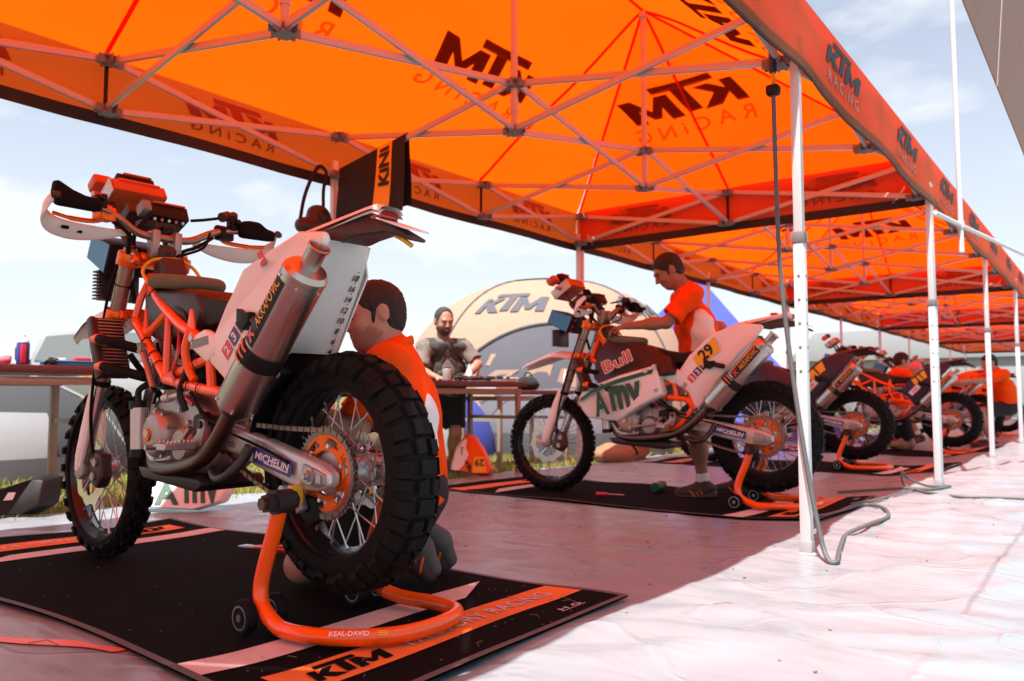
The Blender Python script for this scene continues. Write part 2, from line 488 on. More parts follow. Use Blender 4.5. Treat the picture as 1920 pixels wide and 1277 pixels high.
    # relax once so that voxel steps do not show
    for _ in range(2):
        S_ = np.zeros_like(V); C_ = np.zeros(len(V))
        for a, b in ((0, 1), (1, 2), (2, 3), (3, 0)):
            np.add.at(S_, faces[:, a], V[faces[:, b]]); np.add.at(C_, faces[:, a], 1)
            np.add.at(S_, faces[:, b], V[faces[:, a]]); np.add.at(C_, faces[:, b], 1)
        V = V * 0.5 + 0.5 * S_ / np.maximum(C_, 1)[:, None]
    return V.tolist(), faces.tolist()

# ================================================================ the ground
from mathutils import noise as NZ
def sstep(t): t = min(1, max(0, t)); return t * t * (3 - 2 * t)
def gz(x, y):
    """lie of the field: it falls away gently under the tents"""
    return -0.0088 * max(0.0, min(y - 1.0, 16.0)) * sstep((-1.22 - x) / 0.5)
XR, XL, XC = -1.064, -4.064, -2.564

gm = bpy.data.materials.new('field grass'); gm.use_nodes = True; MATS['field grass'] = gm
N, L = gm.node_tree.nodes, gm.node_tree.links
b = N['Principled BSDF']; b.inputs['Roughness'].default_value = 0.95; b.inputs['Specular IOR Level'].default_value = 0.1
t = N.new('ShaderNodeTexCoord'); a = N.new('ShaderNodeTexNoise'); a.inputs['Scale'].default_value = 0.9; a.inputs['Detail'].default_value = 10; a.inputs['Roughness'].default_value = 0.7
r = N.new('ShaderNodeValToRGB')
r.color_ramp.elements[0].position = 0.3; r.color_ramp.elements[0].color = (0.075, 0.10, 0.02, 1)
r.color_ramp.elements[1].position = 0.7; r.color_ramp.elements[1].color = (0.24, 0.21, 0.09, 1)
L.new(t.outputs['Object'], a.inputs['Vector']); L.new(a.outputs[0], r.inputs[0]); L.new(r.outputs[0], b.inputs['Base Color'])
mat('grass blade', (0.24, 0.27, 0.05), 0.8, 0, 0.55, 1.3, transl=0.35)
mat('dry grass blade', (0.46, 0.39, 0.15), 0.85, 0, 0.4, 1.3, transl=0.3)

g = G()
xs = sorted(set([-1500, -400, -120, -50, -25, -15, -11] + [-9 + 0.5 * i for i in range(33)] + [12, 20, 50, 120, 400, 1500]))
ys = sorted(set([-1500, -400, -100, -40, -15, -8] + [-5 + 0.7 * i for i in range(46)] + [35, 50, 80, 150, 400, 1500]))
g.add([(x, y, gz(x, y) - 0.05 + 0.012 * NZ.noise((x * .7, y * .7, 0)) * (abs(x) < 30)) for y in ys for x in xs],
      [(j * len(xs) + i, j * len(xs) + i + 1, (j + 1) * len(xs) + i + 1, (j + 1) * len(xs) + i) for j in range(len(ys) - 1) for i in range(len(xs) - 1)])
struct('ground', g, 'field grass')

# low trees on the far horizon
def blades(n, x0, x1, y0, y1, h, seed, dens=None):
    rr = random.Random(seed); g = G()
    for _ in range(n):
        x, y = rr.uniform(x0, x1), rr.uniform(y0, y1)
        hh = h * rr.uniform(0.4, 1.2); a = rr.uniform(0, 2 * PI); w = rr.uniform(.004, .009); lx, ly = rr.gauss(0, hh * .4), rr.gauss(0, hh * .4)
        z = gz(x, y) - 0.05
        dx, dy = math.cos(a) * w, math.sin(a) * w
        g.add([(x - dx, y - dy, z), (x + dx, y + dy, z), (x + lx * .5 + dx * .7, y + ly * .5 + dy * .7, z + hh * .6), (x + lx, y + ly, z + hh)], [(0, 1, 2), (0, 2, 3)])
    return g
obj('grass', blades(26000, -8.6, -4.55, 1.0, 10.0, 0.075, 3), 'grass blade', kind='stuff')['label'] = 'short green grass between the plastic sheet and the dome tents'
obj('dry_grass', blades(16000, -8.6, -4.55, 1.0, 10.0, 0.065, 4), 'dry grass blade', kind='stuff')['label'] = 'dry yellow grass mixed in behind the plastic sheet'

# ---------------------------------------------------------------- plastic sheeting
pm = bpy.data.materials.new('white plastic sheet'); pm.use_nodes = True; MATS['white plastic sheet'] = pm
N, L = pm.node_tree.nodes, pm.node_tree.links
b = N['Principled BSDF']
b.inputs['Roughness'].default_value = 0.20
b.inputs['Specular IOR Level'].default_value = 0.4
b.inputs['Coat Weight'].default_value = 0.18
b.inputs['Coat Roughness'].default_value = 0.18
t = N.new('ShaderNodeTexCoord')
m1 = N.new('ShaderNodeMapping'); m1.inputs['Rotation'].default_value = (0, 0, 0.5); m1.inputs['Scale'].default_value = (1.0, 2.0, 1)
m2 = N.new('ShaderNodeMapping'); m2.inputs['Rotation'].default_value = (0, 0, -0.9); m2.inputs['Scale'].default_value = (0.8, 1.9, 1)
na = N.new('ShaderNodeTexNoise'); na.inputs['Scale'].default_value = 1.5; na.inputs['Detail'].default_value = 2; na.inputs['Distortion'].default_value = 0.5
nb = N.new('ShaderNodeTexNoise'); nb.inputs['Scale'].default_value = 3.1; nb.inputs['Detail'].default_value = 2; nb.inputs['Distortion'].default_value = 0.6
nc = N.new('ShaderNodeTexNoise'); nc.inputs['Scale'].default_value = 1.2; nc.inputs['Detail'].default_value = 8
ad = N.new('ShaderNodeMath'); ad.operation = 'ADD'
bp = N.new('ShaderNodeBump'); bp.inputs['Strength'].default_value = 0.32; bp.inputs['Distance'].default_value = 0.04
rc = N.new('ShaderNodeValToRGB')
rc.color_ramp.elements[0].position = 0.3; rc.color_ramp.elements[0].color = (0.245, 0.282, 0.303, 1)
rc.color_ramp.elements[1].position = 0.75; rc.color_ramp.elements[1].color = (0.280, 0.320, 0.342, 1)
L.new(t.outputs['Object'], m1.inputs[0]); L.new(t.outputs['Object'], m2.inputs[0]); L.new(m1.outputs[0], na.inputs['Vector']); L.new(m2.outputs[0], nb.inputs['Vector'])
L.new(t.outputs['Object'], nc.inputs['Vector']); L.new(nc.outputs[0], rc.inputs[0]); dn = N.new('ShaderNodeTexNoise'); dn.inputs['Scale'].default_value = 2.4; dn.inputs['Detail'].default_value = 12; dn.inputs['Roughness'].default_value = 0.72; L.new(t.outputs['Object'], dn.inputs['Vector'])
dm = N.new('ShaderNodeMapRange'); dm.inputs['From Min'].default_value = 0.56; dm.inputs['From Max'].default_value = 0.80; dm.inputs['To Max'].default_value = 0.55; L.new(dn.outputs[0], dm.inputs[0])
dx_ = N.new('ShaderNodeMixRGB'); dx_.inputs[2].default_value = (0.24, 0.215, 0.20, 1); L.new(dm.outputs[0], dx_.inputs[0]); L.new(rc.outputs[0], dx_.inputs[1]); L.new(dx_.outputs[0], b.inputs['Base Color'])
nd = N.new('ShaderNodeTexNoise'); nd.inputs['Scale'].default_value = 1.35; nd.inputs['Detail'].default_value = 3; nd.inputs['Distortion'].default_value = 0.8; L.new(t.outputs['Object'], nd.inputs['Vector'])
k1 = N.new('ShaderNodeMath'); k1.operation = 'SUBTRACT'; k1.inputs[1].default_value = 0.5; k2 = N.new('ShaderNodeMath'); k2.operation = 'ABSOLUTE'
k3 = N.new('ShaderNodeMapRange'); k3.inputs['From Min'].default_value = 0.0; k3.inputs['From Max'].default_value = 0.028; k3.inputs['To Min'].default_value = 0.20; k3.inputs['To Max'].default_value = 0.0; k3.interpolation_type = 'SMOOTHSTEP'
L.new(nd.outputs[0], k1.inputs[0]); L.new(k1.outputs[0], k2.inputs[0]); L.new(k2.outputs[0], k3.inputs[0])
ad2 = N.new('ShaderNodeMath'); ad2.operation = 'ADD'; L.new(ad.outputs[0], ad2.inputs[0]); L.new(k3.outputs[0], ad2.inputs[1])
nr = N.new('ShaderNodeTexNoise'); nr.inputs['Scale'].default_value = 6; nr.inputs['Detail'].default_value = 8; mr = N.new('ShaderNodeMapRange'); mr.inputs['From Min'].default_value = 0.35; mr.inputs['From Max'].default_value = 0.7; mr.inputs['To Min'].default_value = 0.26; mr.inputs['To Max'].default_value = 0.50
L.new(t.outputs['Object'], nr.inputs['Vector']); L.new(nr.outputs[0], mr.inputs[0]); L.new(mr.outputs[0], b.inputs['Roughness'])
L.new(na.outputs[0], ad.inputs[0]); L.new(nb.outputs[0], ad.inputs[1]); L.new(ad2.outputs[0], bp.inputs['Height']); L.new(bp.outputs[0], b.inputs['Normal']); L.new(bp.outputs[0], b.inputs['Coat Normal'])

MATR = [(-4.0, -1.27, 1.03, 2.26), (-4.0, -1.24, 4.22, 5.46), (-4.0, -1.22, 7.5, 8.72), (-4.0, -1.22, 10.5, 11.72)]      # floor mats, one under each bike
def matmask(x, y):
    k = 1.0
    for a, b_, c, d in MATR:
        e = min(x - a, b_ - x, y - c, d - y); k = min(k, 1 - sstep((e + .06) / .06))
    return k
def sheet_z(x, y):
    """folds of the sheet: long soft ridges, flattened under the bikes"""
    a = NZ.noise((x * .9 + y * .5, y * 2.1 - x * 1.2, 3.1)); c = NZ.noise((x * 2.3 - y * 1.7, y * 1.1 + x * .7, 8.3)); d = NZ.noise((x * .45, y * .5, 1.0))
    ridge = max(0, 1 - abs(a) * 5.0) ** 2 * .55 + max(0, 1 - abs(c) * 4.5) ** 2 * .45
    open_ = sstep((x + 1.32) / 0.5)
    return gz(x, y) - 0.004 + matmask(x, y) * (0.006 + (0.014 + 0.026 * open_) * ridge + 0.012 * d * (0.3 + open_))
def pspace():
    xs = [-4.86 + .045 * i for i in range(int((1.2 + 4.86) / .045) + 1)] + [1.4 + .3 * i for i in range(18)]
    ys = [-3 + .3 * i for i in range(10)] + [.04 + .045 * i for i in range(int(7.5 / .045))] + [7.6 + .1 * i for i in range(55)] + [13.2 + .4 * i for i in range(50)]
    return xs, ys
xs, ys = pspace(); g = G(); vs = []
for y in ys:
    for i, x in enumerate(xs):
        xx = x
        edge = -4.78 + 0.10 * NZ.noise((0, y * .8, 5)) + (sstep((y - 2.9) / 1.4)) * 0.42 + 0.03 * NZ.noise((0, y * 4, 9))
        if x < -3.9: xx = edge + (x + 4.86) * (-3.9 - edge) / (0.96)
        vs.append((xx, y, sheet_z(xx, y) - (0.035 if i == 0 else 0)))
nx = len(xs)
g.add(vs, [(j * nx + i, j * nx + i + 1, (j + 1) * nx + i + 1, (j + 1) * nx + i) for j in range(len(ys) - 1) for i in range(nx - 1)])
ps = obj('plastic_ground_sheet', g, 'white plastic sheet', ang=180)
tag(ps, 'large wrinkled white plastic sheet spread over the ground under the orange canopies', 'ground sheet'); ps['kind'] = 'structure'

# ================================================================ pop-up canopies
ZE, ZR, ZH, ZB = 2.40, 3.375, 2.04, 2.105       # eave, ridge, hem, top of hem band
ZU, ZL = 2.362, 2.095                            # upper and lower truss nodes
TXR, TXL, LEN = 1.5, -1.5, 6.0                   # local frame: x across, y from 0 to 6
def rw(x, y):
    k = min(1.0, max(0.0, min(1.53 - abs(x), y, LEN - y) / 0.3)); h = abs((1.5 - abs(x)) - min(y, LEN - y))
    k *= min(1.0, h / 0.25)                     # taut along eaves and hips
    return k * rw0(x, y)
def rw0(x, y): return 0.016 * math.sin(x * 5.1 + y * 2.3) * math.sin(y * 3.7 + .6) + 0.006 * NZ.noise((x * 2.2, y * 2.2, 0))
def roof_z(x, y):
    ax = 1.5 - abs(x); ay = min(y, LEN - y)
    return ZE + (ZR - ZE) * max(0, min(ax, ay)) / 1.5
def vw(u, z): return 0.014 * math.sin(u * 4.2 + 1.0) * (ZE - z) / .36 + 0.008 * NZ.noise((u * 3.1, z * 3.0, 4.0)) * (ZE - z) / .3
def build_tent():
    t = thing('canopy_tent', 'x', 'canopy', (XC, 0, 0))
    # roof: two side slopes and two hip ends, one sewn skin
    g = G()
    for sx in (1, -1):
        g.grid(lambda u, v: (lambda x, y: (x, y, roof_z(x, y) + rw(x, y)))(sx * 1.53 * (1 - v), (v * 1.5) + u * (LEN - 3.0 * v)), 36, 12)
    for sy in (0, 1):
        g.grid(lambda u, v: (lambda x, yy: (x, yy if sy == 0 else LEN - yy, roof_z(x, yy) + rw(x, yy if sy == 0 else LEN - yy)))((u * 2 - 1) * 1.5 * (1 - v * .9999), v * 1.5), 20, 12)
    roof = obj('roof', g, 'canopy fabric', t, ang=60)
    sg = G()
    for a, c in (((1.5, 0), (0, 1.5)), ((-1.5, 0), (0, 1.5)), ((1.5, 6), (0, 4.5)), ((-1.5, 6), (0, 4.5)), ((-1.5, 1.5), (0, 1.5)), ((-1.5, 4.5), (0, 4.5)), ((1.5, 1.5), (0, 1.5)), ((1.5, 4.5), (0, 4.5)), ((0, 1.5), (0, 4.5)), ((0, 0), (0, 1.5)), ((0, 6), (0, 4.5))):
        p = []
        for i in range(13):
            x = a[0] + (c[0] - a[0]) * i / 12; y = a[1] + (c[1] - a[1]) * i / 12
            p.append((x, y, roof_z(x, y) + rw(x, y) - 0.004))
        sg.tube(p, 0.011, 6)
    obj('seam', sg, 'canopy fabric', roof)
    def rm(cx, cy, ux, uy):                       # map onto the roof skin, on its outer face
        return lambda u, v: (lambda x, y: (x, y, roof_z(x, y) + rw(x, y) + 0.006))(cx + ux[0] * u + uy[0] * v, cy + ux[1] * u + uy[1] * v)
    k = 0.84                                     # slope foreshortening in plan
    for cx, cy, ux, uy in ((-0.80, 1.98, (0, -1), (k, 0)), (-0.80, 3.70, (0, -1), (k, 0)), (0.80, 2.1, (0, 1), (-k, 0)), (0.80, 3.9, (0, 1), (-k, 0)),
                           (-0.06, 5.22, (-1, 0), (0, -k)), (0.0, 0.78, (1, 0), (0, k))):
        obj('logo_print', decal(ktm_shape(), rm(cx, cy, ux, uy), width=1.06, height=0.32, center=(0, .07)), 'black print', roof)
        obj('lettering', decal(text_shape('R A C i N G', .015), rm(cx, cy, ux, uy), width=1.0, height=0.13, center=(-.03, -.20)), 'white lettering', roof)
    # valances
    sides = (((1.53, 0), (0, 1), LEN, (1, 0)), ((-1.53, LEN), (0, -1), LEN, (-1, 0)), ((1.5, LEN - .012), (-1, 0), 3.0, (0, 1)), ((-1.5, .012), (1, 0), 3.0, (0, -1)))
    for o, d, ln, nr in sides:
        def vm(u, z, off=0.0):
            w = vw(u + o[0] * 3 + o[1], z) * (1 if ln > 4 else 0.5) + off
            return (o[0] + d[0] * u + nr[0] * w, o[1] + d[1] * u + nr[1] * w, z)
        n = int(ln * 12)
        va = obj('valance', G().grid(lambda u, v: vm(u * ln, ZH + (ZE + .004 - ZH) * v), n, 8), 'valance fabric', t, ang=60)
        hb = G()
        hb.grid(lambda u, v: vm(u * ln, ZH - .002 + .014 * v, .003), n, 2); hb.grid(lambda u, v: vm((1 - u) * ln, ZH - .002 + (ZB - ZH) * v, -.003), n, 2)
        obj('hem_band', hb, 'black hem', va)
        for c in ([.75 + 1.5 * i for i in range(4)] if ln > 4 else [.65, 2.35]):
            f = lambda u, v: vm(c + u, 2.245 + v, .006)
            obj('logo_print', decal(ktm_shape(), f, width=.66, height=.135, center=(0, .055)), 'black print', va)
            f_in = lambda u, v: vm(c + u, 2.245 + v, -.004)
            for sh_, w_, h_, c_ in ((ktm_shape(), .66, .135, (0, .055)), (text_shape('R A C i N G', .012), .56, .055, (-.02, -.068))): obj('lettering', decal(sh_, f_in, width=w_, height=h_, center=c_), 'ink show-through', va)
            obj('lettering', decal(text_shape('R A C i N G', .012), f, width=.56, height=.055, center=(-.02, -.068)), 'white lettering', va)
    # legs: square two-part tubes
    lg = G(); lg.box((0, 0, .66), (.046, .046, 1.32)); lm = mesh_of('leg', lg, 'white powder coat', .008)
    ug = G(); ug.box((0, 0, 1.76), (.039, .039, .88)); um = mesh_of('upper_tube', ug, 'white powder coat', .006)
    fg = G(); fg.box((0, 0, .004), (.09, .09, .008)); fg.box((0, 0, .03), (.05, .05, .05)); fm = mesh_of('foot_plate', fg, 'tent metal', .003)
    hg_ = G()
    for k in range(5): hg_.cyl((0, -.0245, .75 + .10 * k), (0, .0245, .75 + .10 * k), .0065, n=10); hg_.cyl((-.0245, 0, .75 + .10 * k), (.0245, 0, .75 + .10 * k), .0065, n=10)
    hm = mesh_of('adjustment_holes', hg_, 'joint plastic')
    cg = G(); cg.box((0, 0, 1.315), (.055, .055, .05)); cm = mesh_of('clamp', cg, 'joint plastic', .006)
    for x in (1.518, -1.5):
        for y in (-.30, 3.0, LEN - .02):
            z0 = gz(XC + x, y) if x < 0 else 0
            l = obj('leg', lm, parent=t, loc=(x, y, 0)); l.scale.z = 1
            for m_ in (um, fm): obj(m_.name.split('.')[0], m_, parent=l)
            obj('adjustment_holes', hm, parent=l, kind='stuff'); obj('clamp', cm, parent=l)
    # scissor trusses: every bar its own piece
    ln = math.sqrt(1.5 ** 2 + (ZU - ZL) ** 2) - .05
    bg_ = G(); bg_.box((0, 0, 0), (.036, .020, ln)); bm_ = mesh_of('truss_bar', bg_, 'tent metal', .004, 1)
    jg = G()
    jg.box((0, 0, 0), (.075, .075, .012)); jg.box((0, 0, .018), (.045, .045, .05))
    for a in range(4):
        R = Matrix.Rotation(a * PI / 2, 3, 'Z'); jg.box(R @ Vector((.046, .016, .018)), (.04, .007, .045), R); jg.box(R @ Vector((.046, -.016, .018)), (.04, .007, .045), R)
    jm = mesh_of('joint_bracket', jg, 'joint plastic', .003, 1)
    for i in range(3):
        for j in range(5):
            p = (-1.5 + 1.5 * i, 1.5 * j)
            q = [min(max(p[0], -1.45), 1.445), min(max(p[1], .06), LEN - .06)]
            for z, fl in ((ZU, 0), (ZL, 1)):
                o = obj('joint_bracket', jm, parent=t, loc=(q[0], q[1], z + (.008 if fl == 0 else -.018)))
                if not fl: o.rotation_euler.x = PI
            for di, dj in ((1, 0), (0, 1)):
                if i + di > 2 or j + dj > 4: continue
                r_ = (-1.5 + 1.5 * (i + di), 1.5 * (j + dj))
                s_ = 0.011                        # the two bars of a pair pass side by side
                for zz, of in (((ZU, ZL), s_), ((ZL, ZU), -s_)):
                    A = Vector((p[0], p[1], zz[0])); B = Vector((r_[0], r_[1], zz[1]))
                    if di: A.y += of; B.y += of; A.y = min(max(A.y, .05), LEN - .05); B.y = A.y
                    else: A.x += of; B.x += of; A.x = min(max(A.x, -1.46), 1.455); B.x = A.x
                    o = obj('truss_bar', bm_, parent=t, loc=(A + B) / 2)
                    d_ = (B - A).normalized(); s3 = Vector((0, 0, 1)).cross(d_).normalized()
                    o.rotation_euler = Matrix((d_.cross(s3) * -1, s3, d_)).transposed().to_euler()
    # peak posts, sleeve posts under the eaves
    for y in (1.5, 3.0, 4.5):
        pg = G(); pg.cyl((0, y, ZL), (0, y, ZR - .05), .019, n=14); pg.cyl((0, y, ZR - .06), (0, y, ZR - .02), .030, n=14)
        pp = obj('peak_post', pg, 'tent metal', t)
        obj('post_collar', G().cyl((0, y, ZL + .10), (0, y, ZL + .18), .023, n=14), 'tent metal', pp)
    for x in (1.5, -1.5):
        for y in (1.5, 4.5):
            obj('strut', G().box((x * .99, y, (ZU + ZL) / 2), (.012, .016, ZU - ZL)), 'black plastic', t)
    for y in (0.02, LEN - .02): obj('strut', G().box((0, y, (ZU + ZL) / 2), (.016, .012, ZU - ZL)), 'black plastic', t)
    return t
Y0 = 0.357
tentA = build_tent(); tentA.location.y = Y0
tent_labels = {0: 'nearest orange canopy tent, black and white lettering on its valance, over the first motorcycle',
    1: 'second orange canopy tent of the row, starting at the second white front pole',
    2: 'third orange canopy tent of the row, small beyond the second canopy',
    3: 'fourth orange canopy tent, far down the row',
    4: 'farthest orange canopy tent at the end of the row',
    -1: 'orange canopy tent adjoining the near end of the nearest one'}
for i in (1, 2, 3, 4, -1):
    o = copy_tree(tentA); o.location.y = Y0 + i * 6.0
    if i > 0: o.rotation_euler.z = 0
    for c_ in children(o):
        if i == -1 and c_.name.startswith('leg') and c_.location.y > 5: c_.location.y = 5.45
    if i > 0:
        for c_ in children(o):
            if c_.name.startswith('leg') and c_.location.y < 0: c_.location.y = .035
    o['label'] = tent_labels[i]; o['group'] = 'row of orange canopy tents'
tentA['label'] = tent_labels[0]; tentA['group'] = 'row of orange canopy tents'

# ================================================================ rally motorcycles
# bike frame: x forward, y to the rider's left, z up; origin on the ground below the rear axle; rear wheel hangs on a paddock stand
RA = Vector((0, 0, .434)); FA = Vector((1.53, 0, .345))
def tyre_mesh(R, W, rim, rear, seed):
    """knobbly tyre round the y axis"""
    rr = random.Random(seed); g = G(); n = 72
    H = R - .016 - rim
    prof = []
    for i in range(13):
        a = -PI * .5 + PI * i / 12
        y = math.sin(a) * W * .47; z = rim + .004 + H * (max(0, math.cos(a)) ** .62)
        prof.append((z, y))
    prof = [(rim - .004, -W * .30)] + prof + [(rim - .004, W * .30)]
    g.ring(prof, (0, 0, 0), (0, 1, 0), n)
    def surf(y):                                # radius of the carcass at lateral y
        s = min(1, abs(y) / (W * .47)); a = math.asin(s)
        return rim + .004 + H * (max(0.0, math.cos(a)) ** .62)
    N = 40 if rear else 54
    st = 2 * PI / N
    def knob(th, y0, y1, dth, skew=0.0, h=.015):
        vs = []; h *= rr.uniform(.80, 1.06); dth *= rr.uniform(.90, 1.05); th += rr.uniform(-.006, .006); skew += rr.uniform(-.03, .03)
        for top in (0, 1):
            for (ya, ta) in ((y0, -dth), (y1, -dth), (y1, dth), (y0, dth)):
                k = (1 - .13 * top)
                ym = (y0 + y1) / 2; yy = ym + (ya - ym) * k
                yy = max(-W * .50, min(W * .50, yy))
                r = surf(min(W * .455, max(-W * .455, yy)))
                s = min(1, abs(yy) / (W * .47)); nl = .75 * s ** 3
                hh = (h if top else -.006)
                yo = yy + math.copysign(hh * nl, yy) if yy else 0
                r2 = r + hh * (1 - .45 * s ** 3)
                t_ = th + ta * k + skew * (ya / W)
                vs.append((r2 * math.cos(t_), yo, r2 * math.sin(t_)))
        g.add(vs, [(4, 5, 6, 7), (0, 1, 5, 4), (1, 2, 6, 5), (2, 3, 7, 6), (3, 0, 4, 7)])
    for i in range(N):
        th = i * st
        j = lambda: rr.uniform(-.001, .001)
        if rear:
            if i % 2 == 0:
                knob(th, -.030 + j(), .030 + j(), st * .43); knob(th + st * .1, .042, .064, st * .52); knob(th + st * .1, -.064, -.042, st * .52)
            else:
                knob(th, .006, .036, st * .42, .05); knob(th, -.036, -.006, st * .42, -.05); knob(th, .044, .072, st * .36); knob(th, -.072, -.044, st * .36)
        else:
            if i % 2 == 0:
                knob(th, -.015, .015, st * .40); knob(th, .028, .046, st * .45); knob(th, -.046, -.028, st * .45)
            else:
                knob(th, .008, .026, st * .36); knob(th, -.026, -.008, st * .36)
    return mesh_of('tyre', g, 'black rubber', ang=30)
def rim_geo(rim, W):
    g = G()
    g.ring([(rim + .006, -W), (rim + .006, -W + .006), (rim - .010, -W + .010), (rim - .020, 0), (rim - .010, W - .010), (rim + .006, W - .006), (rim + .006, W), (rim - .004, W), (rim - .014, W - .012), (rim - .027, 0), (rim - .014, -W + .012), (rim - .004, -W)], (0, 0, 0), (0, 1, 0), 64)
    return g
def hub_geo(r, w, fl):
    g = G()
    g.lathe([(r * .45, -w - .02), (r * .5, -w), (fl, -w + .002), (fl, -w + .010), (r, -w + .018), (r * .82, 0), (r, w - .018), (fl, w - .010), (fl, w - .002), (r * .5, w), (r * .45, w + .02)], (0, 0, 0), (0, 1, 0), 36)
    return g
def spoke_ends(k, n, rim, fl, w):
    s = 1 if k % 2 else -1; q = (k // 2) % 2
    a = 2 * PI * k / n; b = a + (1 if q else -1) * 2 * PI * (2.6 / n) * 2
    return (Vector((math.cos(b) * fl * .92, s * w, math.sin(b) * fl * .92)), Vector((math.cos(a) * (rim - .018), s * .008, math.sin(a) * (rim - .018))))
TYRE_R = tyre_mesh(.345, .145, .238, True, 1); TYRE_F = tyre_mesh(.348, .095, .275, False, 2)
RIM_R = mesh_of('wheel', rim_geo(.240, .054), 'rim black', ang=30); RIM_F = mesh_of('wheel', rim_geo(.276, .032), 'rim black', ang=30)
HUB_R = mesh_of('hub', hub_geo(.045, .062, .060), 'brushed alloy'); HUB_F = mesh_of('hub', hub_geo(.028, .045, .040), 'brushed alloy')
SP = {}
for nm, rim, fl, w, rs in (('r', .240, .058, .048, .0024), ('f', .276, .038, .036, .0021)):
    a, c = spoke_ends(0, 36, rim, fl, w)
    g1 = G().cyl(a, c, rs, n=6); g1.cyl(c.lerp(a, .07), c, rs * 2.0, n=6)
    a, c = spoke_ends(2, 36, rim, fl, w); Rm = Matrix.Rotation(-2 * PI * 2 / 36, 3, 'Y').inverted()
    SP[nm] = [None] * 4
    for q in range(4):
        a, c = spoke_ends(q, 36, rim, fl, w); R_ = Matrix.Rotation(2 * PI * q / 36, 3, 'Y')
        g1 = G().cyl(R_ @ a, R_ @ c, rs, n=6); g1.cyl(R_ @ c.lerp(a, .07), R_ @ c, rs * 1.9, n=6)
        SP[nm][q] = mesh_of('spoke', g1, 'steel')
    ga = G()
    for k in range(36):
        a, c = spoke_ends(k, 36, rim, fl, w); ga.cyl(a, c, rs, n=5)
    SP[nm].append(mesh_of('spokes', ga, 'steel'))
def disc_geo(r, holes=10):
    """wavy brake disc with cut-outs"""
    g = G(); n = 80; vs = []
    for y in (-.002, .002):
        for k in range(n):
            a = 2 * PI * k / n; o = r + .006 * math.sin(a * holes); i = r * .70 + .007 * math.sin(a * holes + 1.2)
            vs += [(math.cos(a) * o, y, math.sin(a) * o), (math.cos(a) * i, y, math.sin(a) * i)]
    fs = []
    for k in range(n):
        l = (k + 1) % n
        A, B_, C_, D = 2 * k, 2 * l, 2 * l + 1, 2 * k + 1; o = 2 * n
        fs += [(A, B_, C_, D), (D + o, C_ + o, B_ + o, A + o), (A + o, B_ + o, B_, A), (D, C_, C_ + o, D + o)]
    g.add(vs, fs)
    for k in range(5):
        a = 2 * PI * k / 5
        g.tube([(math.cos(a) * r * .25, 0, math.sin(a) * r * .25), (math.cos(a + .5) * r * .74, 0, math.sin(a + .5) * r * .74)], .006, 6)
    return g
DISC_F = mesh_of('brake_disc', disc_geo(.135), 'chrome'); DISC_R = mesh_of('brake_disc', disc_geo(.11), 'chrome')
def sprocket_geo():
    g = G(); n = 50; vs = []; N2 = n * 4
    for y in (-.003, .003):
        for k in range(N2):
            a = 2 * PI * k / N2; o = .1275 + (.0045 if k % 4 in (0, 1) else -.0045)
            vs += [(math.cos(a) * o, y, math.sin(a) * o), (math.cos(a) * .106, y, math.sin(a) * .106)]
    fs = []
    for k in range(N2):
        l = (k + 1) % N2; A, B_, C_, D = 2 * k, 2 * l, 2 * l + 1, 2 * k + 1; o = 2 * N2
        fs += [(A, B_, C_, D), (D + o, C_ + o, B_ + o, A + o), (A + o, B_ + o, B_, A), (D, C_, C_ + o, D + o)]
    return g.add(vs, fs)
def spider_geo():
    g = G()
    g.ring([(.062, -.005), (.062, .005), (.078, .005), (.078, -.005)], (0, 0, 0), (0, 1, 0), 48)
    g.ring([(.098, -.005), (.098, .005), (.108, .005), (.108, -.005)], (0, 0, 0), (0, 1, 0), 48)
    for k in range(6):
        a = 2 * PI * k / 6 + .3; R = Matrix.Rotation(-a, 3, 'Y')
        g.box(R @ Vector((.088, 0, 0)), (.026, .0096, .026), R)
        for d in (-.2, .2):
            a2 = a + d; R2 = Matrix.Rotation(-a2, 3, 'Y'); g.box(R2 @ Vector((.093, 0, 0)), (.014, .0094, .010), R2)
    return g
SPK = mesh_of('sprocket', sprocket_geo(), 'chain steel', ang=30); SPD = mesh_of('carrier', spider_geo(), 'orange anodised', .0015, 1)
SPB = G()
for k in range(6):
    a = 2 * PI * k / 6 + .3; SPB.cyl((math.cos(a) * .078, .004, -math.sin(a) * .078), (math.cos(a) * .078, .013, -math.sin(a) * .078), .0065, n=8)
SPB = mesh_of('bolts', SPB, 'chrome')
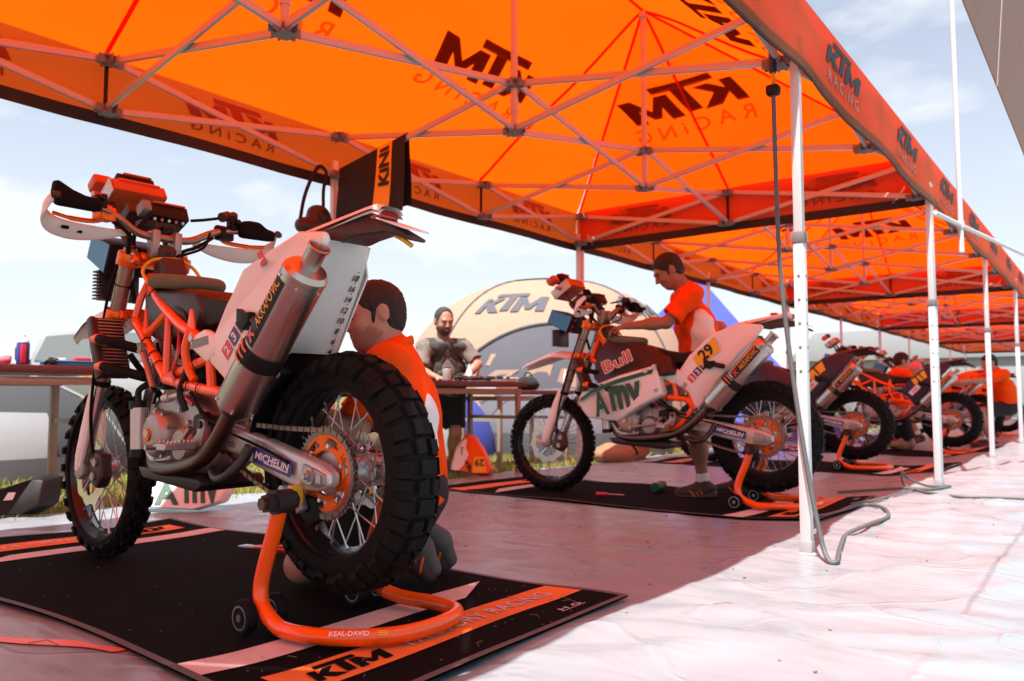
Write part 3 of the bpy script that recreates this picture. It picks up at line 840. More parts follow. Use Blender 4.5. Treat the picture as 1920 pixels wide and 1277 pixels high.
def chain_geo():
    ca, ra = Vector((0, .07, .434)), .121; cb, rb = Vector((.60, .07, .545)), .036
    pts = []
    for i in range(33):
        a = PI * .5 + .17 + PI * (i / 32) * 1.0; pts.append(ca + Vector((math.cos(a) * ra, 0, math.sin(a) * ra)))
    lo = pts[-1]; e = cb + Vector((.005, 0, -rb))
    for i in range(1, 24): t_ = i / 24; p = lo.lerp(e, t_); p.z -= .035 * math.sin(PI * t_); pts.append(p)
    for i in range(9):
        a = -PI * .5 + .17 + PI * i / 8; pts.append(cb + Vector((math.cos(a) * rb, 0, math.sin(a) * rb)))
    hi = pts[-1]; e = pts[0]
    for i in range(1, 24): t_ = i / 24; p = hi.lerp(e, t_); p.z -= .010 * math.sin(PI * t_); pts.append(p)
    # resample to an even pitch
    pts.append(pts[0]); out = []; L_ = [0]
    for i in range(1, len(pts)): L_.append(L_[-1] + (pts[i] - pts[i - 1]).length)
    n = 112
    for k in range(n):
        s_ = L_[-1] * k / n; i = max(j for j in range(len(L_)) if L_[j] <= s_); i = min(i, len(pts) - 2)
        out.append(pts[i].lerp(pts[i + 1], (s_ - L_[i]) / max(1e-9, L_[i + 1] - L_[i])))
    g = G()
    for k in range(n):
        p, q = out[k], out[(k + 1) % n]; d = (q - p); m_ = (p + q) / 2; ln = d.length
        R = Matrix.Rotation(-math.atan2(d.z, d.x), 3, 'Y'); w = .0085 if k % 2 else .0055
        for s_ in (-1, 1): g.box(m_ + Vector((0, s_ * w, 0)), (ln * 1.35, .0025, .013), R)
        g.cyl(p + Vector((0, -.0095, 0)), p + Vector((0, .0095, 0)), .0042, n=6)
    return g
CHAIN = mesh_of('chain', chain_geo(), 'chain steel')

def side_map(o, tilt=0.0, off=0.0, sgn=1):
    """lettering plane on the left (sgn=1) or right flank; tilt raises the rear end"""
    c, s_ = math.cos(tilt), math.sin(tilt)
    if sgn > 0: return plane_map(o, (-c, 0, s_), (s_, 0, c), off)
    return plane_map(o, (c, 0, s_), (-s_, 0, c), off)
MUF_LO, MUF_HI, MUF_R = Vector((.274, .185, .628)), Vector((-.052, .195, .972)), .0625
def muf_map(along, phi0, r=MUF_R + .0012):
    a = (MUF_HI - MUF_LO).normalized(); y = Vector((0, 1, 0)); y = (y - a * y.dot(a)).normalized(); v_ = y.cross(a)
    o = MUF_LO.lerp(MUF_HI, along)
    return lambda u, v: o + a * u + (y * math.cos(v / MUF_R + phi0) + v_ * math.sin(v / MUF_R + phi0)) * r

def rally_bike(label, loc, heading, body='white plastic', tailc='white plastic', stripped=True, number=None, near=False, tank='maroon plastic', group='rally motorcycles on paddock stands', tankcol='frosted tank', amv=False):
    t = thing('rally_motorcycle', label, 'motorcycle', loc, heading, group)
    P = lambda name, g, m, parent=t, **k: obj(name, g, m, parent, **k)
    # ---- wheels
    for nm, c, rimm, tym, hubm, ang0 in (('r', RA, RIM_R, TYRE_R, HUB_R, .1), ('f', FA, RIM_F, TYRE_F, HUB_F, .25)):
        w = P('wheel', rimm, None, loc=c, label=('rear wheel' if nm == 'r' else 'front wheel') + ' with knobbly tyre and wire spokes'); w.rotation_euler = (0, ang0, 0)
        P('tyre', tym, None, w); P('hub', hubm, None, w)
        if near:
            for k in range(36):
                o = P('spoke', SP[nm][k % 4], None, w); o.rotation_euler = (0, -2 * PI * k / 36, 0)
        else: P('spokes', SP[nm][4], None, w, kind='stuff')
        d = P('brake_disc', DISC_F if nm == 'f' else DISC_R, None, w, loc=(0, .062 if nm == 'f' else -.075, 0))
    sp = P('sprocket', SPK, None, loc=RA + Vector((0, .07, 0)))
    P('carrier', SPD, None, sp); P('bolts', SPB, None, sp, kind='stuff')
    P('chain', CHAIN, None)
    # ---- swingarm
    poly = [(.60, .545), (.50, .560), (.40, .545), (.03, .480), (-.035, .462), (-.078, .440), (-.078, .405), (-.03, .388), (.07, .386), (.43, .462), (.58, .485)]
    for s_ in (1, -1):
        y0, y1 = (.080, .122) if s_ > 0 else (-.080, -.122)
        sw = P('swingarm', G().prism(poly, y0, y1, [y0 * (1 if p[0] < .4 else .55) for p in poly], [y1 * (1 if p[0] < .4 else .72) for p in poly]), 'brushed alloy', bevel=.012, seg=3)
        yo = y1 + .002 * s_
        P('axle_block', G().prism([(.035, .462), (-.03, .448), (-.066, .436), (-.066, .408), (-.03, .400), (.045, .404)], y1 - .004 * s_, y1 + .006 * s_), 'cast alloy', sw, bevel=.004)
        ab = G(); ab.cyl((0, y1, .430), (0, y1 + .022 * s_, .430), .017, n=6); ab.cyl((0, y1, .430), (0, y1 + .010 * s_, .430), .024, n=20); ab.cyl((0, y1 + .01 * s_, .430), (0, y1 + .030 * s_, .430), .010, n=12)
        ab.box((-.048, y1 + .008 * s_, .424), (.020, .012, .022)); ab.cyl((.03, y1 + .004 * s_, .430), (.03, y1 + .010 * s_, .430), .007, n=8)
        P('axle_nut', ab, 'steel', sw)
        if s_ > 0:
            f = side_map((.185, y1, .4585), -.185, .0015)
            P('sticker', decal(rect_shape(.195, .046), f, width=.195, height=.046), 'blue sticker', sw)
            P('lettering', decal(text_shape('MICHELIN', .03, .12), side_map((.185, y1, .4605), -.185, .003), width=.172, height=.022), 'white print', sw)
            P('lettering', decal(rect_shape(.12, .003), side_map((.165, y1, .4425), -.185, .003), width=.12, height=.003), 'white print', sw)
            P('lettering', decal(text_shape('GW-Stabi', .02), plane_map((.425, .1185, .508), (-.975, .06, -.17), (0, 0, 1), .005), width=.10, height=.020), 'black print', sw)
    P('chain_guide', G().prism([(.10, .37), (.03, .36), (.02, .30), (.06, .28), (.13, .33)], .055, .085), 'black plastic', bevel=.004)
    P('stand_bobbin', G().cyl((.10, .122, .385), (.10, .150, .385), .014, n=12), 'steel')
    br = G(); br.prism([(.08, .39), (.06, .33), (.085, .315), (.105, .38)], .085, .11); P('chain_adjuster', br, 'cast alloy', bevel=.004)
    # ---- trellis frame
    fg = G()
    for s_ in (1, -1):
        q = lambda *p: [(a, b_ * s_, c) for a, b_, c in p]
        r1, r2 = .0182, .0142
        fg.tube(smooth_path(q((1.135, .035, 1.10), (1.075, .06, 1.055), (.96, .09, .998), (.864, .10, .943), (.74, .115, .885), (.635, .12, .848), (.58, .12, .805)), 3), r1, 10)
        fg.tube(smooth_path(q((1.165, .04, .965), (1.155, .075, .93), (1.085, .09, .890), (.86, .11, .725), (.846, .11, .704)), 3), r1, 10)
        fg.tube(q((1.12, .05, 1.075), (1.135, .07, 1.014), (1.155, .078, .945)), r2, 8)
        fg.tube(q((1.075, .062, 1.045), (1.031, .095, .874)), r2, 8)
        fg.tube(q((1.022, .097, .868), (.864, .10, .943)), r2, 8)
        fg.tube(q((.857, .10, .933), (.846, .11, .725)), r2, 8)
        fg.tube(q((.846, .11, .710), (.545, .12, .772)), r2 * 1.1, 8)
        fg.tube(smooth_path(q((.846, .11, .706), (.564, .12, .668), (.464, .12, .655), (.40, .12, .60)), 3), r1, 10)
        fg.tube(q((.545, .12, .775), (.529, .12, .668)), r2 * 1.1, 8)
        fg.tube(q((.58, .12, .81), (.44, .10, .70), (.43, .11, .60), (.50, .11, .50), (.60, .10, .45)), r1, 8)
        fg.tube(q((.58, .12, .82), (.38, .06, .87), (.22, .04, .98)), .012, 8)
    fg.cyl((1.105, 0, 1.13), (1.185, 0, .945), .034, n=18)
    P('trellis_frame', fg, 'orange paint')
    gus = G()
    for s_ in (1, -1):
        y = .12 * s_
        gus.prism([(.72, .885), (.66, .885), (.555, .80), (.60, .815)], y - .006, y + .006)
        gus.prism([(.672, .94), (.660, .935), (.640, .87), (.69, .885)], y - .005, y + .005)
    P('frame_gusset', gus, 'orange paint', bevel=.004)
    # ---- engine
    en = P('engine', G().prism([(1.00, .60), (.985, .47), (.93, .40), (.66, .385), (.57, .43), (.55, .54), (.60, .60), (.72, .64), (.88, .66)], -.085, .085), 'cast alloy', bevel=.022, seg=3)
    for x, z, r, y in ((.865, .515, .078, .150), (.72, .485, .060, .128), (.615, .535, .048, .112)):
        for s_ in (1, -1): P('engine_cover', G().lathe([(r * 1.06, .06), (r * 1.06, y - .030), (r * .96, y - .012), (r * .80, y - .002), (r * .30, y)], (x, 0, z), (0, s_, 0), 28), 'cast alloy', en)
    bo = G()
    for k in range(9):
        a = 2 * PI * k / 9; bo.cyl((.865 + math.cos(a) * .080, .10, .515 + math.sin(a) * .080), (.865 + math.cos(a) * .080, .133, .515 + math.sin(a) * .080), .0075, n=8)
    bo.cyl((.885, .146, .52), (.885, .158, .52), .016, n=6)
    P('bolts', bo, 'steel', en, kind='stuff')
    P('filler_cap', G().cyl((.885, .145, .515), (.885, .156, .515), .022, n=16), 'orange anodised', en)
    cy = G()
    for i in range(7): cy.box((.905 - .012 * i, 0, .675 + .022 * i), (.15, .13, .012), Matrix.Rotation(-.2, 3, 'Y'))
    cy.prism([(.97, .66), (.83, .64), (.76, .82), (.80, .87), (.90, .87)], -.058, .058)
    P('cylinder', cy, 'cast alloy', en, bevel=.006)
    P('head_cover', G().prism([(.91, .86), (.78, .84), (.76, .90), (.80, .925), (.89, .915)], -.065, .065), 'dark alloy', en, bevel=.010)
    P('coil_pack', G().box((.70, .03, .73), (.11, .10, .10)), 'black plastic', bevel=.015)
    P('injector_rail', G().tube(smooth_path([(.70, .10, .80), (.68, .125, .73), (.71, .13, .66), (.69, .12, .60)], 5), .012, 8), 'black plastic')
    pi = G(); pi.tube(smooth_path([(.66, .128, .87), (.675, .135, .80), (.66, .13, .74), (.63, .125, .70)], 5), .014, 10)
    P('orange_hose', pi, 'orange plastic')
    sl = G(); sl.cyl((.80, .115, .645), (.64, .115, .665), .011, n=10); sl.cyl((.84, .115, .64), (.80, .115, .645), .017, n=10)
    P('slave_cylinder', sl, 'brushed alloy')
    lv = G(); lv.tube([(.62, .14, .545), (.66, .145, .50), (.83, .155, .475)], [.010, .008, .008], 8); lv.cyl((.83, .15, .475), (.83, .185, .475), .009, n=8)
    P('gear_lever', lv, 'steel')
    bs = G(); bs.prism([(1.02, .40), (.98, .36), (.62, .335), (.58, .36), (.60, .385), (.94, .40)], -.12, .12); P('skid_plate', bs, 'dark alloy', bevel=.01)
    cn = G(); cn.cyl((1.045, .105, .605), (1.035, .105, .455), .030, n=20); P('oil_canister', cn, 'brushed alloy')
    cn = G(); cn.cyl((1.034, .105, .43), (1.035, .105, .458), .033, n=20); P('canister_foot', cn, 'black plastic'); cn = G(); cn.cyl((1.05, .105, .60), (1.053, .105, .63), .032, n=20); cn.tube(smooth_path([(1.053, .105, .63), (1.06, .10, .67), (1.03, .07, .70)], 4), .012, 8); P('canister_cap', cn, 'black plastic')
    # ---- looms, ties and small hardware round the engine
    if near:
        for pts, rr_, m_ in (([(1.15, -.03, 1.04), (1.10, -.02, .95), (1.0, .0, .86), (.92, .02, .78)], .0075, 'black rubber'),
                             ([(1.15, -.02, 1.05), (1.05, .04, .95), (.96, .07, .90), (.86, .08, .84), (.78, .09, .78)], .009, 'black rubber'),
                             ([(1.02, .06, .84), (.97, .07, .78), (.95, .08, .70), (.97, .09, .62)], .006, 'black rubber'),
                             ([(.78, .10, .88), (.74, .125, .80), (.76, .13, .72), (.72, .12, .66), (.66, .11, .62)], .007, 'red plastic'),
                             ([(.64, .13, .66), (.58, .14, .62), (.52, .135, .575), (.46, .13, .56)], .006, 'black rubber'),
                             ([(.60, .12, .60), (.50, .128, .55), (.38, .128, .53), (.20, .128, .49), (.10, .128, .46)], .0045, 'black rubber'),
                             ([(1.02, .02, .62), (1.06, .06, .70), (1.08, .10, .76), (1.10, .12, .80)], .012, 'black rubber'),
                             ([(.90, .06, .93), (.84, .09, .96), (.75, .10, .93), (.70, .11, .86)], .008, 'black plastic')):
            P('cable', G().tube(smooth_path(pts, 5), rr_, 8), m_)
        for c_, d_ in (((1.02, .094, .843), (-.8, .07, -.58)), ((.95, .101, .792), (-.8, .07, -.58)), ((.90, .107, .755), (-.8, .07, -.58)), ((.75, .114, .730), (-.97, 0, .2)), ((.62, .118, .757), (-.97, 0, .2)), ((.66, .117, .681), (-.98, 0, -.13)), ((.59, .12, .672), (-.98, 0, -.13)), ((1.0, .078, 1.018), (-.9, .2, -.45)), ((1.22, .1, 1.07), (.37, 0, -.93)), ((1.33, .1, .79), (.37, 0, -.93)), ((1.30, .1, .86), (.37, 0, -.93))):
            d_ = Vector(d_).normalized(); c_ = Vector(c_); rr_ = .0215 if c_.x < 1.15 else .0300
            P('cable_tie', G().lathe([(rr_, -.002), (rr_ + .0018, -.002), (rr_ + .0018, .002), (rr_, .002)], c_, d_, 16, caps=False), 'matt black')
        th = G(); th.cyl((.76, 0, .87), (.62, 0, .93), .035, n=18); th.cyl((.72, -.06, .88), (.72, .075, .885), .014, n=12); P('throttle_body', th, 'dark alloy')
        sm = G(); sm.cyl((.90, -.02, .70), (.90, .105, .70), .030, n=18); sm.cyl((.90, .10, .70), (.90, .112, .70), .020, n=14); P('starter_motor', sm, 'dark alloy', en)
        sc = G(); sc.prism([(.66, .585), (.585, .60), (.545, .565), (.55, .50), (.60, .475), (.66, .50)], .086, .112); P('sprocket_cover', sc, 'black plastic', bevel=.01)
        for k, (x_, z_) in enumerate(((.94, .60), (.78, .60), (.72, .56), (.66, .43), (.80, .41), (.92, .43), (.76, .52), (.69, .50))):
            P('case_bolt', G().cyl((x_, .08, z_), (x_, .098, z_), .0085, n=6), 'steel', en)
        wp = G(); wp.tube(smooth_path([(.80, .10, .44), (.86, .115, .425), (.94, .11, .44), (1.0, .09, .50)], 5), .013, 10); P('water_pipe', wp, 'brushed alloy', en)
        for s_ in (1, -1):
            for zz in (1.150, 1.178): P('pinch_bolt', G().cyl((1.130, .112 * s_, zz), (1.122, .112 * s_, zz), .006, n=8), 'steel')
            P('rebound_knob', G().cyl((1.163, .1 * s_, 1.207), (1.159, .1 * s_, 1.217), .010, n=10), 'red plastic')
        P('relay_box', G().box((1.13, .06, 1.30), (.04, .05, .03)), 'black plastic', bevel=.004); P('relay_box', G().box((1.14, -.02, 1.285), (.05, .04, .03)), 'black plastic', bevel=.004)
        for k in range(5): P('indicator_lamp', G().cyl((1.139, -.085 + .028 * k, 1.328), (1.131, -.085 + .028 * k, 1.326), .006, n=8), 'red lens' if k % 2 else 'steel')
        for k, (yy, zz) in enumerate(((.355, 1.236), (.30, 1.232))): P('guard_slot', G().box((1.108 + .028 * k, yy, zz), (.012, .022, .010)), 'matt black')
    # ---- exhaust
    ex = P('exhaust_pipe', G().tube(smooth_path([(.93, -.02, .74), (1.02, .0, .66), (1.02, .05, .50), (.93, .10, .415), (.774, .135, .405), (.60, .155, .425), (.50, .165, .452), (.43, .170, .492), (.36, .178, .548), (.30, .184, .607)], 6), .0255, 14), 'burnt pipe')
    a = (MUF_HI - MUF_LO); A = a.normalized(); ln = a.length
    mu = P('muffler', G().lathe([(.030, -.045), (.040, -.035), (.056, -.012), (MUF_R - .001, 0), (MUF_R, .004), (MUF_R, ln - .002), (MUF_R + .0015, ln), (MUF_R + .0015, ln + .012), (.054, ln + .026), (.034, ln + .032)], MUF_LO, A, 40), 'titanium', ang=25)
    tp = G(); tp.lathe([(.0265, ln + .02), (.0265, ln + .085), (.031, ln + .092), (.031, ln + .098), (.0265, ln + .099), (.0245, ln + .095), (.0240, ln + .03)], MUF_LO, A, 28, caps=False); P('tail_pipe', tp, 'titanium', mu)
    P('baffle', G().cyl(MUF_LO + A * (ln + .033), MUF_LO + A * (ln + .036), .0242, n=20), 'matt black', mu)
    bd = G(); bd.lathe([(MUF_R + .001, .165), (MUF_R + .003, .167), (MUF_R + .003, .217), (MUF_R + .001, .219)], MUF_LO, A, 40, caps=False); P('strap', bd, 'black plastic', mu)
    for k in range(3):
        wv = G(); wv.tube([muf_map(0, .25 + .9 * (i / 14 - .5), MUF_R + .0055)(.168 + k * .021, 0) for i in range(15)], .0035, 6); P('strap_wire', wv, 'steel', mu)
    rv = G()
    for k in range(6):
        for h in (.008, ln - .014): p = muf_map(0, k * PI / 3 + .2)(h, 0); d_ = muf_map(0, k * PI / 3 + .2, MUF_R + .004)(h, 0); rv.cyl(p, d_, .0045, n=8)
    P('rivets', rv, 'chrome', mu, kind='stuff')
    f0 = .10
    P('label', decal(rect_shape(.225, .052, 8, 14), muf_map(.72, f0, MUF_R + .0010), width=.225, height=.052), 'black print', mu)
    P('lettering', decal(text_shape('AKRAPOVIC', .0, .1), muf_map(.72, f0, MUF_R + .0042), width=.155, height=.029, center=(.028, 0)), 'yellow plate', mu)
    P('emblem', decal(([(0, 0), (.35, 0), (.55, .4), (.9, 0), (1.1, .1), (.8, .55), (1.15, 1), (.85, 1), (.55, .65), (.2, 1), (0, .9), (.35, .5)], [tuple(range(12))], 1.15), muf_map(.72, f0, MUF_R + .0042), width=.036, height=.036, center=(-.085, 0)), 'red sticker', mu)
    bk = G(); bk.prism([(.335, .915), (.30, .895), (.265, .90), (.27, .865), (.30, .845), (.335, .86)], .135, .16); bk.cyl((.29, .13, .88), (.20, .17, .86), .016, n=8); P('muffler_bracket', bk, 'black plastic', bevel=.004)
    # ---- forks
    for s_ in (1, -1):
        T_, Bm = Vector((1.168, .1 * s_, 1.195)), Vector((1.500, .1 * s_, .372)); D = Bm - T_
        fk = P('fork_leg', G().cyl(T_, T_ + D * .60, .0285, n=18), 'gold fork')
        P('slider', G().cyl(T_ + D * .60, Bm, .0235, n=16), 'chrome', fk)
        ca = G(); ca.cyl(T_ - D * .012, T_ + D * .008, .024, n=14); P('cap', ca, 'orange anodised', fk)
        lug = G(); lug.prism([(1.475, .42), (1.545, .40), (1.555, .335), (1.52, .315), (1.475, .335)], .082 * s_, .118 * s_); P('axle_lug', lug, 'cast alloy', fk, bevel=.008)
        gd = G(); nrm = Vector((D.z, 0, -D.x)).normalized() * -1
        gd.tube([T_ + D * t_ + nrm * .020 + Vector((0, .016 * s_, 0)) for t_ in (.585, .70, .85, .97, 1.03)], [.022, .030, .031, .030, .018], 10, flat=(1.0, .42), up=nrm); P('fork_guard', gd, body if body == 'white plastic' else 'orange plastic', fk)
        P('hoop_seal', G().cyl(T_ + D * .588, T_ + D * .612, .031, n=18), 'black rubber', fk)
    hs = G(); hs.tube(smooth_path([(1.20, .11, 1.22), (1.24, .14, 1.05), (1.315, .135, .86), (1.36, .135, .72), (1.41, .12, .55), (1.43, .095, .42), (1.41, .085, .38)], 5), .0062, 8); P('brake_hose', hs, 'black rubber')
    cl = G(); cl.prism([(1.37, .42), (1.45, .44), (1.46, .31), (1.40, .285), (1.36, .33)], .048, .098); P('brake_caliper', cl, 'brown plastic', bevel=.012)
    pf = G(); pf.cyl((1.40, .10, .39), (1.40, .108, .39), .017, n=12); pf.cyl((1.415, .10, .335), (1.415, .108, .335), .017, n=12); P('caliper_piston', pf, 'cast alloy')
    for z, x, w in ((1.165, 1.165, .075), (.955, 1.255, .07)):
        g = G()
        g.box((x, 0, z), (w, .15, .030), Matrix.Rotation(.39, 3, 'Y'))
        for s_ in (1, -1):
            c = Vector((1.168, .1 * s_, 1.195)) + Vector((.332, 0, -.823)) * ((1.195 - z) / .823); d_ = Vector((.332, 0, -.823)).normalized()
            g.cyl(c - d_ * .026, c + d_ * .026, .041, n=20); g.box(c + Vector((-.040, -.008 * s_, 0)), (.022, .028, .036), Matrix.Rotation(.39, 3, 'Y'))
        P('triple_clamp', g, 'orange anodised', bevel=.005)
    P('steering_nut', G().lathe([(.030, 0), (.038, .004), (.038, .034), (.032, .040), (.014, .042)], (1.105, 0, 1.178), (-.37, 0, .93), 22), 'brown plastic')
    P('steering_damper', G().box((1.055, 0, 1.115), (.085, .09, .085), Matrix.Rotation(.35, 3, 'Y')), 'brown plastic', bevel=.012)
    # ---- handlebar
    for s_ in (1, -1):
        mt = G(); mt.prism([(1.075, 1.275), (1.135, 1.275), (1.13, 1.20), (1.12, 1.17), (1.09, 1.17), (1.08, 1.20)], .028 * s_, .058 * s_); P('bar_mount', mt, 'cast alloy', bevel=.007)
    P('handlebar', G().tube(smooth_path([(1.012, .40, 1.312), (1.05, .27, 1.312), (1.09, .19, 1.298), (1.105, .10, 1.255), (1.107, 0, 1.25), (1.105, -.10, 1.255), (1.09, -.19, 1.298), (1.05, -.27, 1.312), (1.012, -.40, 1.312)], 5), [.0115 if abs(i - 20) > 13 else .0150 for i in range(41)], 12), 'gold fork')
    for s_ in (1, -1):
        gp = G(); A_, B_ = Vector((1.010, .412 * s_, 1.312)), Vector((1.046, .285 * s_, 1.312))
        gp.tube([A_.lerp(B_, i / 12) for i in range(13)], [.0175 if i % 2 else .016 for i in range(12)] + [.021], 14); P('grip', gp, 'black rubber')
        sh = G()
        hp = [(.430, 1.378), (.436, 1.330), (.425, 1.290), (.275, 1.292), (.268, 1.338), (.33, 1.340), (.375, 1.352)] if s_ > 0 else [(.29, 1.362), (.345, 1.362), (.378, 1.338), (.412, 1.334), (.414, 1.290), (.275, 1.288), (.262, 1.335)]
        n_ = len(hp); vs = [(1.055 - .10 * (y - .27), y * s_, z) for y, z in hp] + [(1.000 - .10 * (y - .27), y * s_, z - .006) for y, z in hp]
        sh.add(vs, [tuple(range(n_)), tuple(range(2 * n_ - 1, n_ - 1, -1))] + [(i, (i + 1) % n_, (i + 1) % n_ + n_, i + n_) for i in range(n_)])
        P('hand_cover', sh, 'matt black', bevel=.014, seg=3)
        # hand guard: a curved blade from the bar end round the front to the inner clamp
        pts = smooth_path([(1.000, .418 * s_, 1.322), (1.030, .436 * s_, 1.306), (1.070, .438 * s_, 1.272), (1.105, .405 * s_, 1.242), (1.130, .335 * s_, 1.232), (1.145, .26 * s_, 1.236), (1.145, .19 * s_, 1.244), (1.135, .135 * s_, 1.256)], 4)
        n_ = len(pts); fl = []
        for i in range(n_):
            u = i / (n_ - 1); h = .014 + .018 * math.sin(PI * min(1, max(0, (u - .18) / .75))) ; fl.append((h / .02, .35))
        hg = G(); hg.tube(pts, .020, 14, flat=fl, up=(-.35, 0, 1)); ho = P('hand_guard', hg, 'white plastic' if body == 'white plastic' else 'orange plastic')
        kn = G(); kn.cyl((.985, .418 * s_, 1.318), (1.003, .437 * s_, 1.318), .013, n=12); P('guard_bolt', kn, 'brown plastic', ho)
        lev = G(); lev.tube(smooth_path([(1.10, .22 * s_, 1.29), (1.115, .26 * s_, 1.275), (1.095, .34 * s_, 1.268), (1.07, .41 * s_, 1.272)], 4), [.009] * 9 + [.007] * 4, 8, flat=(1, .6), up=(0, 0, 1)); P('lever', lev, 'orange anodised')
        pc = G(); pc.box((1.085, .235 * s_, 1.300), (.052, .062, .050), Matrix.Rotation(.3, 3, 'Z')); pc.cyl((1.10, .205 * s_, 1.318), (1.10, .25 * s_, 1.318), .020, n=14); P('lever_perch', pc, 'orange anodised' if s_ > 0 else 'black plastic', bevel=.006)
        sw_ = G(); sw_.box((1.062, .262 * s_, 1.335), (.045, .040, .045)); sw_.cyl((1.04, .262 * s_, 1.345), (1.02, .262 * s_, 1.348), .012, n=10); P('switch_pod', sw_, 'black plastic', bevel=.008)
    bp_ = G(); bp_.cyl((1.045, -.20, 1.358), (1.06, -.235, 1.372), .020, n=14); bp_.cyl((1.03, -.24, 1.355), (1.045, -.25, 1.375), .018, n=14); P('thumb_switch', bp_, 'brown plastic')
    hs = G(); hs.tube(smooth_path([(1.10, -.10, 1.335), (1.085, -.15, 1.345), (1.06, -.20, 1.357)], 4), .006, 8); hs.tube(smooth_path([(1.09, -.19, 1.28), (1.10, -.13, 1.235), (1.10, -.06, 1.20), (1.13, .0, 1.13), (1.16, .03, 1.05)], 5), .007, 8); hs.tube(smooth_path([(1.09, .20, 1.28), (1.12, .13, 1.25), (1.14, .12, 1.19), (1.20, .08, 1.10), (1.18, .07, 1.0)], 5), .009, 8); hs.tube(smooth_path([(1.06, -.16, 1.29), (1.03, -.12, 1.225), (1.06, -.07, 1.195), (1.10, -.03, 1.18)], 5), .0055, 8)
    hs.tube(smooth_path([(1.10, .06, 1.33), (1.12, .10, 1.27), (1.165, .09, 1.22), (1.19, .06, 1.13)], 5), .008, 8)
    P('cables', hs, 'black rubber', kind='stuff')
    yh = G(); yh.tube(smooth_path([(1.05, .085, 1.06), (1.095, .085, 1.115), (1.085, .05, 1.158), (1.055, -.02, 1.165), (1.04, -.08, 1.14), (1.01, -.11, 1.08), (.985, -.11, 1.065)], 6), .0065, 8); P('breather_hose', yh, 'yellow hose')
    # ---- navigation tower
    Rn = Matrix.Rotation(rad(34), 3, 'Y')
    rb = G(); rb.box((1.385, 0, 1.435), (.170, .215, .060), Rn); rbo = P('roadbook_holder', rb, 'nav red', bevel=.008)
    g = G(); g.box((1.378, 0, 1.468), (.135, .165, .006), Rn); P('roadbook_window', g, 'orange tape', rbo)  # window coloured with the orange roof's reflection
    g = G(); g.box((1.385, .112, 1.432), (.16, .006, .070), Rn); P('end_plate', g, 'brushed alloy', rbo, bevel=.002)
    g = G(); g.cyl((1.395, .112, 1.438), (1.395, .145, 1.438), .013, n=12); g.cyl((1.395, .138, 1.438), (1.395, .150, 1.438), .016, n=12); P('winding_knob', g, 'red plastic', rbo)
    g = G(); g.box((1.46, .095, 1.500), (.075, .075, .050), Rn); P('warning_light', g, 'nav red', bevel=.012)
    g = G(); g.box((1.475, -.04, 1.525), (.085, .155, .038), Rn); gp = P('gps_unit', g, 'black plastic', bevel=.008)
    g = G(); g.box((1.466, -.045, 1.546), (.065, .115, .006), Rn); P('gps_screen', g, 'nav red', gp)  # roof reflection painted into the screen colour
    Rg = Matrix.Rotation(rad(24), 3, 'Y')
    g = G(); g.box((1.185, -.035, 1.345), (.105, .150, .060), Rg); tm = P('trip_meter', g, 'black plastic', bevel=.005)
    g = G(); g.box((1.180, -.035, 1.378), (.085, .125, .006), Rg); P('trip_screen', g, 'nav red', tm)  # red screen colour imitates the canopy mirrored in dark glass
    g = G(); g.box((1.165, .055, 1.365), (.06, .035, .045), Rg); P('trip_button', g, 'grey sticker', tm, bevel=.006)
    g = G()
    for s_ in (1, -1): g.tube([(1.20, .07 * s_, 1.20), (1.30, .09 * s_, 1.30), (1.36, .09 * s_, 1.41)], .012, 8)
    g.box((1.28, 0, 1.345), (.12, .17, .045), Rn); g.box((1.18, 0, 1.305), (.07, .13, .035)); P('tower_bracket', g, 'brown plastic', bevel=.004)
    bx = [(1.455, 1.293), (1.285, 1.232), (1.335, 1.120), (1.495, 1.200)]
    bb = P('navigation_box', G().prism(bx, -.10, .122), 'black plastic', bevel=.006)
    g = G(); g.prism([(1.452, 1.287), (1.290, 1.230), (1.337, 1.126), (1.490, 1.202)], .1215, .1245); P('side_plate', g, 'blue grey plastic', bb, bevel=.001, seg=1)
    for zz, tx in ((.03, 'o'), (-.012, 'l'), (-.045, 'l')):
        g = G(); g.box((1.307 - zz * .45, .075, 1.178 + zz), (.004, .028, .016), Matrix.Rotation(-.42, 3, 'Y')); P('marking', g, 'red plastic', bb)
    fn = P('regulator', G().box((1.44, .02, 1.09), (.05, .15, .12)), 'dark alloy', bevel=.004)
    for i in range(9):
        g = G(); g.box((1.432, .100, 1.035 + .0135 * i), (.06, .022, .006)); P('fin', g, 'brown plastic', fn)
    # ---- radiators
    for s_ in (1, -1):
        Rr = Matrix.Rotation(-.58, 3, 'Y') @ Matrix.Rotation(0, 3, 'Z')
        c = Vector((1.185, .152 * s_, .825)); R_ = Matrix.Rotation(.55, 3, 'Y') if False else Matrix.Rotation(-.40, 3, 'Y')
        R_ = Matrix.Rotation(.40, 3, 'Y')
        ra = P('radiator', G().box(c, (.032, .105, .235), R_), 'dark alloy', bevel=.004)
        fi = G()
        for i in range(17): fi.box(c + R_ @ Vector((-.018, -.004 * s_, -.108 + .0135 * i)), (.005, .090, .0045), R_)
        P('radiator_fins', fi, 'steel', ra)
        tk = G(); tk.box(c + R_ @ Vector((0, .056 * s_, 0)), (.040, .022, .245), R_); P('radiator_tank', tk, 'brown plastic', ra, bevel=.008)
        for zz in (.03, -.08):
            p = c + R_ @ Vector((-.01, .05 * s_, zz)); hh = G(); hh.tube(smooth_path([p, p + Vector((-.05, 0, -.005)), p + Vector((-.11, -.03 * s_, -.02)), p + Vector((-.17, -.08 * s_, -.04))], 5), .0175, 12); P('coolant_hose', hh, 'black rubber', ra)
            ck = G(); ck.cyl(p + Vector((.012, 0, 0)), p + Vector((-.028, 0, -.002)), .0205, n=14); P('hose_clamp', ck, 'orange plastic', ra)
